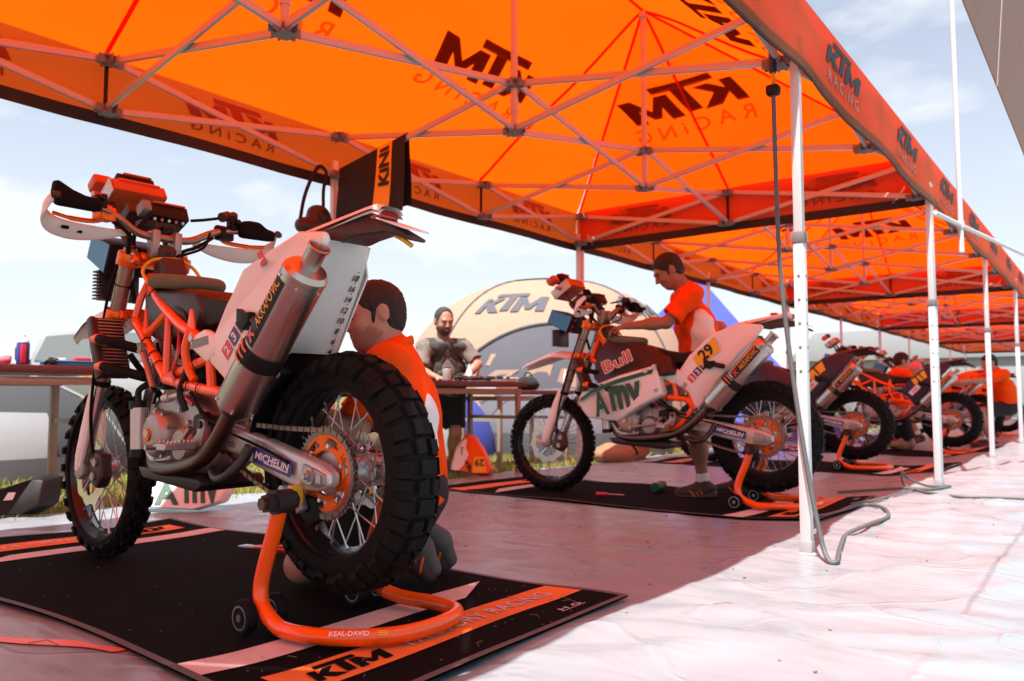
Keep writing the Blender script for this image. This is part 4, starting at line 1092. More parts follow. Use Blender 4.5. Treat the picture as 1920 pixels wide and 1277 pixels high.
    lk = G(); lk.tube([(1.0, .125, .82), (.95, .125, .75), (.905, .125, .68)], .014, 8, flat=(1, .4), up=(0, 1, 0)); lk.cyl((1.0, .115, .82), (1.0, .137, .82), .020, n=14); P('engine_link', lk, 'cast alloy')
    # ---- front fender: arched blade with drop sides
    def fend(u, v, th):
        x = 1.215 + .545 * u; z = .965 + .035 * math.sin(PI * min(1, u * 1.35) * .72) - .115 * max(0, u - .42) ** 1.25 * 1.6
        w = (.060 + .048 * math.sin(PI * (.15 + .8 * u))) * (1 if u < .9 else 1 - (u - .9) * 4)
        y = (v * 2 - 1); d_ = -.055 * abs(y) ** 2.6 * (1 - .45 * u)
        return (x, y * w * (1 + th * .02), z + d_ + th * .004)
    g = G(); g.grid(lambda u, v: fend(u, v, 1), 18, 14); g.grid(lambda u, v: fend(u, 1 - v, -1), 18, 14); P('front_fender', g, body, ang=50)
    # ---- tank, air box and seat
    if stripped:
        P('air_box', G().prism([(1.07, 1.03), (1.02, .86), (.90, .83), (.66, .86), (.60, .93), (.68, 1.01), (.90, 1.035)], -.10, .10), 'maroon plastic', bevel=.03, seg=3)
    else:
        for s_ in (1, -1):
            pl = [(1.105, .985), (1.03, 1.06), (.90, 1.055), (.70, 1.0), (.56, .93), (.51, .83), (.80, .76), (.99, .70), (1.09, .80)]
            P('fuel_tank', G().prism(pl, .03 * s_, .185 * s_, None, [(.11 if p[1] > .98 else .17 if p[1] > .9 else .205) * s_ for p in pl]), tank, bevel=.02, seg=3)
            if amv:
                wg_ = G()
                for k in range(8): q_ = decal(text_shape('Bull'), side_map((.905, .2065 * s_, .905), .40, .003 + .0003 * k, s_), width=.215, height=.075, center=(.006 * math.cos(k * PI / 4), .006 * math.sin(k * PI / 4))); wg_.add(q_.v, q_.f)
                P('lettering_outline', wg_, 'white print')
                P('lettering', decal(text_shape('Bull'), side_map((.905, .2065 * s_, .905), .40, .0075, s_), width=.215, height=.075), 'red sticker')
    P('foam_ring', G().tube([(.925 + .115 * math.cos(2 * PI * i / 28), .105 * math.sin(2 * PI * i / 28), 1.058 + .012 * math.cos(2 * PI * i / 28)) for i in range(28)], .027, 12, closed=True), 'foam ring')
    P('ring_pad', G().cyl((.925, 0, 1.035), (.925, 0, 1.062), .10, n=24), 'seat cover')
    P('seat', G().prism([(.82, 1.015), (.66, .985), (.50, .955), (.36, .975), (.25, 1.06), (.28, 1.085), (.20, 1.07), (.30, .97), (.42, .90), (.60, .88), (.80, .93)], -.095, .095), 'seat cover', bevel=.022, seg=3)
    # ---- rear tanks and tail
    rt = [(.50, .84), (.44, .93), (.33, 1.02), (.26, 1.075), (.12, 1.125), (.050, 1.145), (.062, 1.10), (.105, 1.03), (.25, .785), (.30, .70), (.38, .635), (.47, .69), (.52, .76)]
    tb = P('rear_tank', G().prism(rt, -.165, .085, [-.12 if p[1] > 1.07 else -.165 for p in rt], [.085] * len(rt)), tankcol, bevel=.022, seg=4)
    if near or amv:
        for i, s in enumerate(('18', '16', '14', '12', '10', '8', '6', '4')):
            u = (i + .6) / 8.2; x = .1015 + .152 * u; z = 1.036 - .263 * u
            f = plane_map((x, -.115 - .005 * u, z), (0, -1, 0), (-.50, 0, .866), .0035)
            P('gauge_number', decal(text_shape(s, .035, .2), f, height=.020), 'black print', tb)
            P('gauge_mark', decal(rect_shape(.004, .004), f, width=.004, height=.004, center=(.003, .020)), 'black print', tb)
    g = G(); g.cyl((.045, -.01, 1.108), (.037, -.01, 1.112), .0075, n=10); P('tank_bolt', g, 'steel', tb)
    sp_ = [(.53, .755), (.50, .85), (.435, .94), (.325, 1.03), (.265, 1.082), (.10, 1.128), (-.02, 1.112), (-.03, 1.09), (.03, 1.02), (.12, .93), (.26, .765), (.33, .655), (.385, .600), (.41, .625), (.445, .705)]
    for s_ in (1, -1):
        ya, yb = ((.085, .134) if s_ > 0 else (-.166, -.172))
        ins = [yb if p[1] < 1.05 else (yb * .82 if s_ > 0 else -.125) for p in sp_]
        spx = sp_ if s_ > 0 else [(.53, .755), (.50, .85), (.435, .94), (.325, 1.03), (.265, 1.082), (.10, 1.128), (.065, 1.12), (.075, 1.08), (.12, 1.025), (.265, .785), (.315, .70), (.385, .620), (.41, .640), (.445, .705)]
        ins = [yb if p[1] < 1.05 else (yb * .82 if s_ > 0 else -.125) for p in spx]
        pn = P('side_panel', G().prism(spx, ya, yb, [min(abs(ya), abs(q) - .006) * s_ for q in ins], ins), body, bevel=.012, seg=3)
        if s_ > 0:
            yy = .135
            if amv or near:
                cols = ('red sticker', 'blue sticker', 'brown plastic')
                for i, (s, c_) in enumerate(zip('234', cols)):
                    f = side_map((.418 - .037 * i, yy, .792 + .040 * i), .83, .0012); f2 = side_map((.418 - .037 * i, yy, .792 + .040 * i), .83, .0024)
                    P('number_tile', decal(rect_shape(.05, .05), f, width=.046, height=.048), c_, pn); P('number', decal(text_shape(s, .05), f2, height=.033), 'white print', pn)
            if amv: P('lettering', decal(text_shape('GE', .01), side_map((.47, yy, .745), .83, .0015), height=.024), 'black print', pn)
            if number:
                f = side_map((.325, .1352, .958), .72, .0016); sh = ([(0, .02), (.20, 0), (.235, .105), (.19, .135), (.02, .125)], [(0, 1, 2, 3, 4)], .235)
                P('number_plate', decal(sh, f, width=.205, height=.115), 'yellow plate', pn)
                P('number', decal(text_shape(number, .05), side_map((.325, .1352, .955), .72, .003), height=.072), 'black print', pn)
                if not amv:
                    P('number_tile', decal(rect_shape(.15, .06), side_map((.38, .1352, .80), .8, .0016), width=.15, height=.06), 'white print', pn)
                    P('number', decal(text_shape('234', .03), side_map((.38, .1352, .80), .8, .003), height=.036), 'red sticker', pn)
            else:
                P('stripe', decal(rect_shape(.03, .07), side_map((.248, .118, 1.062), .5, .014), width=.028, height=.05), 'red sticker', pn)
        # forward wing of the panel
        fw = [(.66, .835), (.56, .865), (.505, .845), (.485, .78), (.54, .755), (.62, .795)]
        wg = P('panel_wing', G().prism(fw, .108 * s_, .138 * s_), body, bevel=.010)
        P('stripe', decal(rect_shape(.10, .028), side_map((.575, .1385 * s_, .822), .12, .0012, s_), width=.10, height=.028), 'green sticker' if amv else 'grey sticker', wg)
        P('panel_bolt', G().cyl((.632, .136 * s_, .838), (.632, .143 * s_, .838), .012, n=14), 'brushed alloy', wg)
    # tail: white blade, dark underside, lamp and plate holder
    def tail(u, v, th):
        x = .285 - .465 * u; z = 1.072 + (.062 * min(1, u / .32)) + .052 * max(0, (u - .32) / .68) - (.016 * max(0, u - .93) / .07)
        w = .112 - .022 * min(1, u / .35) - .045 * max(0, u - .35) / .65
        y = v * 2 - 1
        return (x, y * w * (1 + .01 * th), z - .032 * abs(y) ** 5 * (1 - .45 * u) + th * .006)
    g = G(); g.grid(lambda u, v: tail(1 - u, v, 1), 16, 10); g.grid(lambda u, v: tail(u, v, -1), 16, 10); P('tail_blade', g, tailc, ang=50)
    ud = [(.10, 1.128), (.07, 1.112), (.02, 1.100), (-.03, 1.090), (-.075, 1.098), (-.19, 1.100), (-.285, 1.064), (-.292, 1.072), (-.19, 1.128), (-.16, 1.155), (-.08, 1.158)]
    P('tail_underside', G().prism(ud, -.055, .055, [-.085 if p[0] > .0 else -.05 if p[0] > -.1 else -.03 for p in ud], [.085 if p[0] > .0 else .05 if p[0] > -.1 else .03 for p in ud]), 'brown plastic' if tailc == 'white plastic' else 'black plastic', bevel=.006)
    P('tail_light', G().box((-.135, 0, 1.150), (.07, .075, .028), Matrix.Rotation(.15, 3, 'Y')), 'red lens', bevel=.008)
    P('indicator', G().box((-.06, -.02, 1.183), (.045, .045, .018)), 'red lens', bevel=.010)
    P('plate_holder', G().box((-.225, .0, 1.117), (.125, .095, .004), Matrix.Rotation(-.36, 3, 'Y')), 'white plastic' if tailc == 'white plastic' else 'black plastic', bevel=.0015, seg=1)
    g = G(); g.tube(smooth_path([(-.20, .0, 1.092), (-.24, .01, 1.075), (-.265, .0, 1.055)], 4), .0065, 6); P('strap_end', g, 'yellow hose')
    # inner guard between wheel and tank
    g = G(); g.grid(lambda u, v: (RA.x + math.cos(rad(62 + 110 * u)) * -.372 * -1, (v * 2 - 1) * .085, RA.z + math.sin(rad(62 + 110 * u)) * .372), 12, 3)
    g2 = G()
    for i in range(13):
        pass
    def ig(u, v, r): a_ = rad(8 + 58 * u); return (math.cos(a_) * r, (v * 2 - 1) * .088, RA.z + math.sin(a_) * r)
    g2.grid(lambda u, v: ig(u, v, .366), 12, 3); g2.grid(lambda u, v: ig(1 - u, v, .374), 12, 3); P('inner_guard', g2, 'black plastic')
    g = G(); g.prism([(.30, .74), (.20, .745), (.185, .715), (.22, .685), (.33, .60), (.38, .62)], .060, .092); P('guard_bracket', g, 'black plastic', bevel=.006)
    g = G(); g.lathe([(.016, 0), (.016, .006), (.010, .008), (.008, .004)], (.215, .092, .717), (0, 1, 0), 16); P('guard_bolt', g, 'brushed alloy')
    # foot pegs and their plates
    for s_ in (1, -1):
        pg = G(); pg.box((.585, .205 * s_, .490), (.055, .10, .020)); 
        for i in range(7):
            for e_ in (-.025, .025): pg.box((.585 + e_, (.165 + .013 * i) * s_, .505), (.006, .006, .012))
        P('foot_peg', pg, 'steel', bevel=.002, seg=1)
        bk = G(); bk.prism([(.565, .575), (.535, .575), (.525, .545), (.545, .49), (.60, .475), (.615, .50), (.575, .53)], .118 * s_, .145 * s_); bo_ = P('peg_bracket', bk, 'cast alloy', bevel=.006)
        P('pivot_bolt', G().cyl((.548, .145 * s_, .558), (.548, .153 * s_, .558), .013, n=14), 'dark alloy', bo_)
    ss = G(); ss.tube(smooth_path([(.46, .15, .42), (.40, .17, .40), (.34, .175, .41), (.30, .15, .455), (.28, .135, .50)], 5), .016, 10); P('brace_loop', ss, 'dark alloy')
    P('shock', G().tube([(.50, 0, .82), (.44, 0, .52)], .030, 14), 'steel')
    sg = G(); sg.tube([(.50 - .06 * i / 60 + .036 * math.cos(i * .9), .036 * math.sin(i * .9), .80 - .25 * i / 60) for i in range(61)], .006, 6); P('shock_spring', sg, 'white plastic')
    if not stripped:
        # side fairing panels low on the frame
        for s_ in (1, -1):
            pl = [(1.220, .66), (1.200, .70), (1.085, .75), (0.900, .812), (0.645, .875), (0.617, .82), (0.590, .685), (0.745, .612), (0.910, .512), (0.990, .515), (1.150, .532), (1.200, .59)]
            fp = P('lower_fairing', G().prism(pl, .10 * s_, .205 * s_, [.10 * s_] * len(pl), [(.165 if (p[1] < .56 or p[0] > 1.18) else .212) * s_ for p in pl]), body, bevel=.016, seg=3)
            if amv:
                yy = .214
                f = side_map((.905, .2135 * s_, .672), .225, .0015, s_)
                P('lettering', decal(text_shape('A', .06), f, width=.105, height=.16, center=(-.125, -.008)), 'green sticker', fp); P('lettering', decal(text_shape('mv', .06), f, width=.235, height=.145, center=(.065, .0)), 'green sticker', fp)
                P('lettering', decal(text_shape('TECNO', .015), side_map((.655, .2135 * s_, .712), .20, .0015, s_), width=.085, height=.020), 'blue sticker', fp)
                pts = [(1.195, .665), (1.075, .728), (.90, .790), (.645, .853)]
                st = G(); q = []
                for (x, z) in pts: q += [(x, (.2155 if x < 1.15 else .178) * s_, z), (x + .008, (.2155 if x < 1.15 else .178) * s_, z - .030)]
                st.add(q, [(0, 1, 3, 2), (2, 3, 5, 4), (4, 5, 7, 6)]); P('stripe', st, 'green sticker', fp)
                for bx_, bz in ((.70, .842), (.64, .866)): P('panel_bolt', G().cyl((bx_, .205 * s_, bz), (bx_, .222 * s_, bz), .016, n=14), 'brushed alloy', fp)
    return t

def paddock_stand(label, bx, by, bz, heading, lettered=False):
    t = thing('paddock_stand', label, 'stand', (bx, by, bz), heading, 'orange paddock stands')
    P = lambda name, g, m, parent=t, **k: obj(name, g, m, parent, **k)
    r = .0215
    g = G()
    for s_ in (1, -1):
        g.tube(smooth_path([(.040, .19 * s_, .350), (.070, .19 * s_, .27), (.104, .19 * s_, .19), (.122, .192 * s_, .125), (.108, .197 * s_, .075), (.060, .202 * s_, .045)], 5), r, 14)
    g.tube(smooth_path([(.060, .202, .045), (.0, .205, .030), (-.09, .195, .030), (-.19, .145, .030), (-.265, .05, .030), (-.285, -.05, .030), (-.272, -.15, .030), (-.225, -.22, .030), (-.13, -.238, .030), (.0, -.225, .030), (.060, -.202, .045)], 6), r, 14)
    fr = P('frame', g, 'orange paint')
    for s_ in (1, -1):
        for yy in (.143, .240):
            w = G(); w.lathe([(.030, -.016), (.043, -.016), (.047, -.010), (.047, .010), (.043, .016), (.030, .016)], (.125, yy * s_, .047), (0, 1, 0), 24); wh = P('wheel', w, 'black rubber')
            h = G(); h.ring([(.033, -.017), (.033, .017), (.028, .017), (.028, -.017)], (.125, yy * s_, .047), (0, 1, 0), 24); h.cyl((.125, (yy - .019) * s_, .047), (.125, (yy + .019) * s_, .047), .010, n=12)
            for k in range(6): a = k * PI / 3; h.box((.125 + math.cos(a) * .019, yy * s_, .047 + math.sin(a) * .019), (.024, .014, .005), Matrix.Rotation(-a, 3, 'Y'))
            P('rim', h, 'steel', wh)
        sg = G(); sg.cyl((.040, .145 * s_, .358), (.040, .240 * s_, .358), .026, n=6); sg.cyl((.040, .16 * s_, .358), (.040, .215 * s_, .358), .033, n=16); hd = P('support_head', sg, 'dark alloy')
        P('head_nut', G().cyl((.040, .239 * s_, .358), (.040, .252 * s_, .358), .018, n=6), 'burnt pipe', hd)
        P('head_arm', G().box((.048, .138 * s_, .372), (.022, .04, .05)), 'yellow hose', hd, bevel=.004)
    if lettered:
        B0, U0 = Vector((-.195, .138, .030)), Vector((-.72, -.69, 0)).normalized(); N0 = Vector((-U0.y, U0.x, 0)) * -1
        if N0.y < 0: N0 = -N0
        def cm(u, v):
            a = .75 - v / r; q = B0 + U0 * u + N0 * (math.sin(a) * (r + .0022) - .004 * (u / .06) ** 2 * 0 + .006) + Vector((0, 0, math.cos(a) * (r + .0022) )); return q
        P('lettering', decal(text_shape('KEAL-DAVID', .02), cm, width=.10, height=.012), 'white print', fr)
        for i in range(3): P('stripe', decal(rect_shape(.022, .0025, 2, 1), cm, width=.026, height=.0025, center=(.085, -.005 + .005 * i)), 'yellow plate', fr)
    return t

H1 = rad(178.2)
bike1 = rally_bike('nearest motorcycle, stripped to its bare orange trellis frame, with silver exhaust and white tail', (-1.771, 1.524, 0), H1, near=True)
stand1 = paddock_stand('orange tubular paddock stand holding up the rear of the nearest motorcycle', -1.771, 1.524, 0.005, H1, True)
bz = -.034
bike2 = rally_bike('white motorcycle with green lettered side panel and number 29 on its tail', (-1.728, 4.808, bz), rad(183.8), stripped=False, number='29', amv=True, near=True)
paddock_stand('orange paddock stand under the rear of the motorcycle numbered 29', -1.728, 4.808, bz + .006, rad(183.8))
bike3 = rally_bike('dark blue motorcycle with number 1 on its tail, behind the nearest white pole', (-2.03, 8.10, -.066), rad(182), body='navy plastic', tailc='navy plastic', stripped=False, number='1', tank='navy plastic', tankcol='black plastic')
paddock_stand('orange paddock stand under the dark motorcycle with number 1', -2.03, 8.10, -.06, rad(182))
bike4 = rally_bike('stripped dark motorcycle with number 11 and bare orange frame behind the second white pole', (-1.66, 11.1, -.085), rad(181), body='navy plastic', tailc='navy plastic', stripped=True, number='11', tankcol='black plastic')
paddock_stand('orange paddock stand under the motorcycle with number 11', -1.66, 11.1, -.079, rad(181))
bike5 = rally_bike('orange and white motorcycle partly hidden by the third front pole', (-1.75, 14.2, -.11), rad(180), body='orange plastic', tailc='white plastic', stripped=False, tank='orange plastic', tankcol='white plastic')
paddock_stand('orange paddock stand under the orange and white motorcycle', -1.75, 14.2, -.105, rad(180))
bike6 = rally_bike('farthest dark motorcycle at the right edge beyond the third front pole', (-1.7, 17.2, -.13), rad(180), body='orange plastic', tailc='navy plastic', stripped=False, tank='navy plastic', tankcol='black plastic')
paddock_stand('orange paddock stand under the farthest motorcycle', -1.7, 17.2, -.125, rad(180))

# ================================================================ floor mats
def mat_z(x, y, r, seed):
    """a thin carpet: flat in the middle, wavy along its edges"""
    e = min(x - r[0], r[1] - x, y - r[2], r[3] - y)
    k = 1 - sstep(e / .22)
    return gz(x, y) + .0045 + k * (.005 + .007 * math.sin(x * 7 + seed) * math.sin(y * 6.1 + seed * 2)) * (1 if e < .2 else .4) + .003 * NZ.noise((x * 1.4, y * 1.4, seed))
def floor_mat(label, r, seed, lettered=True):
    t = thing('floor_mat', label, 'mat', ((r[0] + r[1]) / 2, (r[2] + r[3]) / 2, 0), 0, 'black floor mats under the bikes')
    ox, oy = t.location.x, t.location.y
    def ed(x, y):                                # edges wander a little
        fx = (x - r[0]) / (r[1] - r[0]); fy = (y - r[2]) / (r[3] - r[2])
        return x + .018 * math.sin(y * 5 + seed) * (fx - .5) * 2, y + .022 * math.sin(x * 4.4 + seed * 1.7) * (fy - .5) * 2
    def fm(x, y, off=0.0):
        x, y = ed(x, y); return (x - ox, y - oy, mat_z(x, y, r, seed) + off)
    W_, D_ = r[1] - r[0], r[3] - r[2]
    g = G(); g.grid(lambda u, v: fm(r[0] + u * W_, r[2] + v * D_), 80, 40)
    g.grid(lambda u, v: fm(r[0] + (1 - u) * W_, r[2] + v * D_, -.004), 80, 40)
    obj('carpet', g, 'mat carpet', t, ang=60)
    b_ = .022
    for nm, f in (('a', lambda u, v: fm(r[0] + u * W_, r[2] - .002 + v * b_, .0022)), ('b', lambda u, v: fm(r[0] + u * W_, r[3] + .002 - b_ + v * b_, .0022)), ('c', lambda u, v: fm(r[0] - .002 + v * b_, r[2] + (1 - u) * D_, .0026)), ('d', lambda u, v: fm(r[1] + .002 - b_ + v * b_, r[2] + (1 - u) * D_, .0026))):
        obj('edge_binding', G().grid(f, 60, 2), 'mat binding', t, ang=60)
    for s_ in (1, -1):
        ex = r[1] if s_ > 0 else r[0]
        X = lambda d: ex - s_ * d
        yy = lambda q: (r[2] + q) if s_ > 0 else (r[3] - q)
        def strip(d0, d1, q0, q1, m, tip=0.0, off=.003):
            def f(u, v):
                q = q0 + (q1 - q0) * u - tip * (1 - v) * (1 if u > .5 else 0) * (u - .5) * 2
                return fm(X(d0 + (d1 - d0) * v), yy(q), off)
            g = G().grid(f if True else f, 40, 4); return obj('stripe', g, m, t, ang=60)
        strip(.42, .535, .02, D_ - .10, 'mat pink', .20)
        strip(.165, .315, .10, D_ - .03, 'mat orange', 0)
        def lm(cy, cd, off=.0055):
            return lambda u, v: fm(X(cd + v), yy(cy + u), off)
        # text runs along the end of the mat, its foot towards the end
        obj('lettering', decal(text_shape('FACTORY RACING', .01), lm(.79, .240), width=.64, height=.060), 'mat pink', t)
        obj('logo_print', decal(ktm_shape(), lm(.285, .240), width=.25, height=.095), 'mat carpet', t)
        if s_ > 0:
            obj('lettering', decal(text_shape('H G', .02), lm(1.02, .075), width=.10, height=.020), 'mat pink', t)
            obj('lettering', decal(rect_shape(.10, .003, 4, 1), lm(1.02, .058), width=.12, height=.003), 'mat pink', t)
    return t
floor_mat('black carpet mat with pink and orange lettered stripes under the nearest motorcycle', MATR[0], 1.3)
floor_mat('black carpet mat under the motorcycle numbered 29', MATR[1], 2.9)
floor_mat('black carpet mat under the dark motorcycle with number 1', MATR[2], 4.1)
floor_mat('black carpet mat under the motorcycle with number 11', MATR[3], 5.7)
g = G(); rr = random.Random(5)
for i in range(80):
    x, y = rr.uniform(-3.6, -1.3), rr.uniform(1.06, 2.2)
    if i < 60: x = rr.uniform(-1.7, -1.3)
    a = rr.uniform(0, PI); l = rr.uniform(.004, .012) if i > 8 else rr.uniform(.02, .05); z = mat_z(x, y, MATR[0], 1.3) + .006
    c, s_ = math.cos(a), math.sin(a); k = rr.uniform(-.3, .3)
    g.tube([(x - c * l / 2, y - s_ * l / 2, z), (x + s_ * l * k, y - c * l * k, z + .002), (x + c * l / 2, y + s_ * l / 2, z)], .0006, 4)
o = obj('straw_litter', g, 'straw', kind='stuff'); o['label'] = 'bits of straw and grit scattered on the nearest black mat'

# ================================================================ people
def V3(*a): return np.array(a, float)
def unit(v): v = np.array(v, float); return v / (np.linalg.norm(v) + 1e-12)
def head_prims(c, f, u, s=1.0):
    f = unit(f); u = unit(np.array(u) - f * (np.array(u) @ f)); l = np.cross(u, f)
    R = np.stack([f, l, u], 1)                  # columns: forward, left, up
    q = lambda a, b_, d: c + (R @ V3(a, b_, d)) * s
    r = lambda *x: tuple(v * s for v in x)
    p = [('+', 'ell', q(-.012, 0, .028), r(.098, .077, .092), R, .02 * s), ('+', 'ell', q(.030, 0, -.030), r(.066, .060, .085), R, .04 * s),
         ('+', 'ell', q(.048, 0, -.086), r(.038, .036, .030), R, .03 * s),
         ('+', 'cone', q(.015, .048, -.055), q(.050, .020, -.092), .022 * s, .016 * s, .03 * s), ('+', 'cone', q(.015, -.048, -.055), q(.050, -.020, -.092), .022 * s, .016 * s, .03 * s),
         ('+', 'cone', q(.082, .034, .024), q(.090, -.034, .024), .013 * s, .013 * s, .02 * s),
         ('-', 'ell', q(.100, .033, .002), r(.020, .020, .013), R, .012 * s), ('-', 'ell', q(.100, -.033, .002), r(.020, .020, .013), R, .012 * s),
         ('+', 'ell', q(.072, .032, .000), r(.014, .015, .011), R, .004 * s), ('+', 'ell', q(.072, -.032, .000), r(.014, .015, .011), R, .004 * s),
         ('+', 'ell', q(.070, .040, -.030), r(.020, .020, .018), R, .025 * s), ('+', 'ell', q(.070, -.040, -.030), r(.020, .020, .018), R, .025 * s),
         ('+', 'cone', q(.094, 0, .014), q(.117, 0, -.026), .0085 * s, .0115 * s, .012 * s), ('+', 'ell', q(.100, .012, -.030), r(.012, .009, .008), R, .008 * s), ('+', 'ell', q(.100, -.012, -.030), r(.012, .009, .008), R, .008 * s),
         ('+', 'ell', q(.094, 0, -.053), r(.010, .022, .0055), R, .006 * s), ('+', 'ell', q(.090, 0, -.066), r(.011, .019, .007), R, .006 * s),
         ('-', 'ell', q(.106, 0, -.0592), r(.012, .022, .0022), R, .003 * s)]
    for s_ in (1, -1):
        p += [('+', 'ell', q(-.010, .079 * s_, -.004), r(.020, .010, .033), R, .008 * s), ('-', 'ell', q(-.004, .091 * s_, .0), r(.011, .008, .018), R, .004 * s)]
    return p, R, q
def hand_prims(w, d, n, curl=.6, thumb=1, s=1.0, spread=.0):
    """w wrist, d along the hand, n palm normal (towards the palm side)"""
    d = unit(d); n = unit(np.array(n) - d * (np.array(n) @ d)); a = np.cross(d, n) * thumb
    p = []
    for k in (-.026, -.008, .010, .028):
        p.append(('+', 'cone', w + d * .012 + a * k * .7 * s, w + d * .082 * s + a * k * s, .015 * s, .012 * s, .012 * s))
    for k, ln in ((.029, .068), (.010, .078), (-.009, .073), (-.027, .058)):
        b0 = w + d * .080 * s + a * k * s; dd = d; pt = b0
        for j, fr in enumerate((.45, .32, .23)):
            ang = curl * (.55 + .45 * j); dd = unit(dd * math.cos(ang) + n * math.sin(ang)); nx = pt + dd * ln * fr * s
            p.append(('+', 'cone', pt, nx, (.0095 - .0008 * j) * s, (.0087 - .0008 * j) * s, .003)); pt = nx
            # keep n roughly perpendicular
        
    b0 = w + d * .025 * s + a * .026 * s; d1 = unit(d * .7 + a * .6 + n * .35); e1 = b0 + d1 * .045 * s; d2 = unit(d * .9 + a * .1 + n * .5); e2 = e1 + d2 * .035 * s
    p += [('+', 'cone', b0, e1, .0135 * s, .0105 * s, .010 * s), ('+', 'cone', e1, e2, .0105 * s, .0085 * s, .004)]
    return p
def shoe_prims(an, toe, s=1.0):
    d = unit(np.array(toe) - np.array(an)); return d
def wrinkle(amp, fr, seed):
    def f(ax):
        x, y, z = np.meshgrid(*ax, indexing='ij', sparse=True)
        return (amp * (np.sin(x * fr + 2.1 * np.sin(z * fr * .6 + seed)) * np.sin(z * fr * .8 + seed + 1.7 * np.sin(y * fr * .5)) + .6 * np.sin(z * fr * 1.7 + 1.3 * np.sin(x * fr + seed) + y * fr * .9))).astype(np.float32)
    return f
def person(label, J, group=None, skin='skin', shirt='orange shirt', shorts='black cloth', hair='dark hair', vox=.007, long_sleeve=False, cap=None, beard=None, shoes='shoe upper', vest=None, panel=None, collar=True, socks=True, curl=.6, brow=True, fore=0.0):
    """J: joints as world points. One continuous body, clothes as children."""
    J = {k: np.array(v, float) for k, v in J.items()}
    o3 = V3((J['ankL'][0] + J['ankR'][0]) / 2, (J['ankL'][1] + J['ankR'][1]) / 2, min(J['ankL'][2], J['ankR'][2]) - .08)
    for k in J:
        if k not in ('face', 'up', 'nL', 'nR', 'torso', 'handL', 'handR'): J[k] = J[k] - o3
    t = thing('person', label, 'person', tuple(o3), 0, group)
    tf = unit(J['torso']); up = unit(J['neck'] - J['pel']); l = unit(np.cross(up, tf)); tf = np.cross(l, up)
    sl, sr = J['shL'], J['shR']
    hp, R, q = head_prims(J['head'], J['face'], J['up'])
    body = []
    for s_ in (1, -1):
        body += [('+', 'cone', J['pel'] + l * .07 * s_, J['chest'] + l * .065 * s_, .105, .112, .06)]
    body += [('+', 'cone', sl, sr, .062, .062, .06), ('+', 'cone', J['chest'], (sl + sr) / 2, .10, .07, .06),
             ('+', 'cone', (sl + sr) / 2 - tf * .02, J['head'] + R @ V3(-.02, 0, -.05), .062, .052, .035)]
    for S_, sgn in (('L', 1), ('R', -1)):
        body += [('+', 'cone', J['sh' + S_], J['el' + S_], .052, .040, .03), ('+', 'cone', J['el' + S_], J['wr' + S_], .041, .026, .02),
                 ('+', 'cone', J['el' + S_] * .68 + J['wr' + S_] * .32 , J['el' + S_] * .6 + J['wr' + S_] * .4, .042, .039, .03),
                 ('+', 'cone', J['hip' + S_], J['kn' + S_], .085, .056, .05), ('+', 'cone', J['kn' + S_], J['ank' + S_], .055, .036, .03),
                 ('+', 'ell', J['kn' + S_] * .68 + J['ank' + S_] * .32, (.058, .058, .09), None, .05),
                 ('+', 'cone', J['ank' + S_], J['toe' + S_], .036, .024, .02)]
        body += hand_prims(J['wr' + S_], J.get('hand' + S_, J['wr' + S_] - J['el' + S_]), J['n' + S_], curl, sgn)
    body += hp
    g = sdf_mesh(body, vox, .03); bo = obj('body', g, skin, t, ang=180)
    # eyes and brows
    for s_ in (1, -1):
        obj('eye', G().ball(q(.080, .032 * s_, .000), .0095, 12), 'eye white', t)
        obj('iris', G().ball(q(.0855, .0325 * s_, -.002), .0052, 10), 'matt black', t)
        if brow: obj('eyebrow', sdf_mesh([('+', 'cone', q(.097, .014 * s_, .022), q(.088, .052 * s_, .026), .0055, .004, .004)], .003, .004), hair, t)
    # hair: a shell over the skull, cut away round the face and ears
    rr_ = lambda *x: tuple(x)
    hn = wrinkle(.0020, 260, 1.0)
    if cap is None:
        hr = [('+', 'ell', q(-.012, 0, .034), (.104, .0825, .094), R, .02), ('+', 'ell', q(-.045, 0, -.02), (.060, .068, .066), R, .03),
              ('-', 'ell', q(.118, 0, -.025 + fore), (.082, .115, .104 + fore), R, .010), ('-', 'ell', q(.01, .09, -.05), (.030, .030, .062), R, .008), ('-', 'ell', q(.01, -.09, -.05), (.030, .030, .062), R, .008), ('-', 'ell', q(-.02, 0, -.125), (.12, .12, .055), R, .01)]
        obj('hair', sdf_mesh(hr, .0045, .02, hn), hair, t, ang=180)
        for s_ in (1, -1):
            obj('sideburn', sdf_mesh([('+', 'cone', q(.020, .075 * s_, .02), q(.030, .068 * s_, -.030), .010, .006, .01)], .004, .01), hair, t, ang=180)
    else:
        cp = [('+', 'ell', q(-.010, 0, .045), (.108, .088, .085), R, .02), ('-', 'ell', q(0, 0, -.06), (.2, .2, .085), R, .005)]
        obj('cap', sdf_mesh(cp, .006, .02), cap, t, ang=60)
        obj('cap_peak', sdf_mesh([('+', 'ell', q(.120, 0, .030), (.060, .066, .006), R, .01)], .005, .01), cap, t)
    if beard:
        bp2 = hp[:5]
        bd = [(a[0], a[1], a[2], tuple(x + .0035 for x in a[3]), *a[4:]) if a[1] == 'ell' else (a[0], a[1], a[2], a[3], a[4] + .0035, a[5] + .0035, *a[6:]) for a in bp2] + [('&', 'ell', q(.045, 0, -.078), (.085, .085, .062), R), ('-', 'ell', q(.11, 0, -.058), (.030, .026, .009), R, .004)]
        if beard == 'beard': bd.append(('+', 'ell', q(.098, 0, -.044), (.008, .026, .006), R, .004)); bd.append(('-', 'ell', q(.112, 0, -.0592), (.022, .018, .005), R, .003))
        obj('beard', sdf_mesh(bd, .0042, .02), beard, t, ang=180)
    # shirt
    st = []
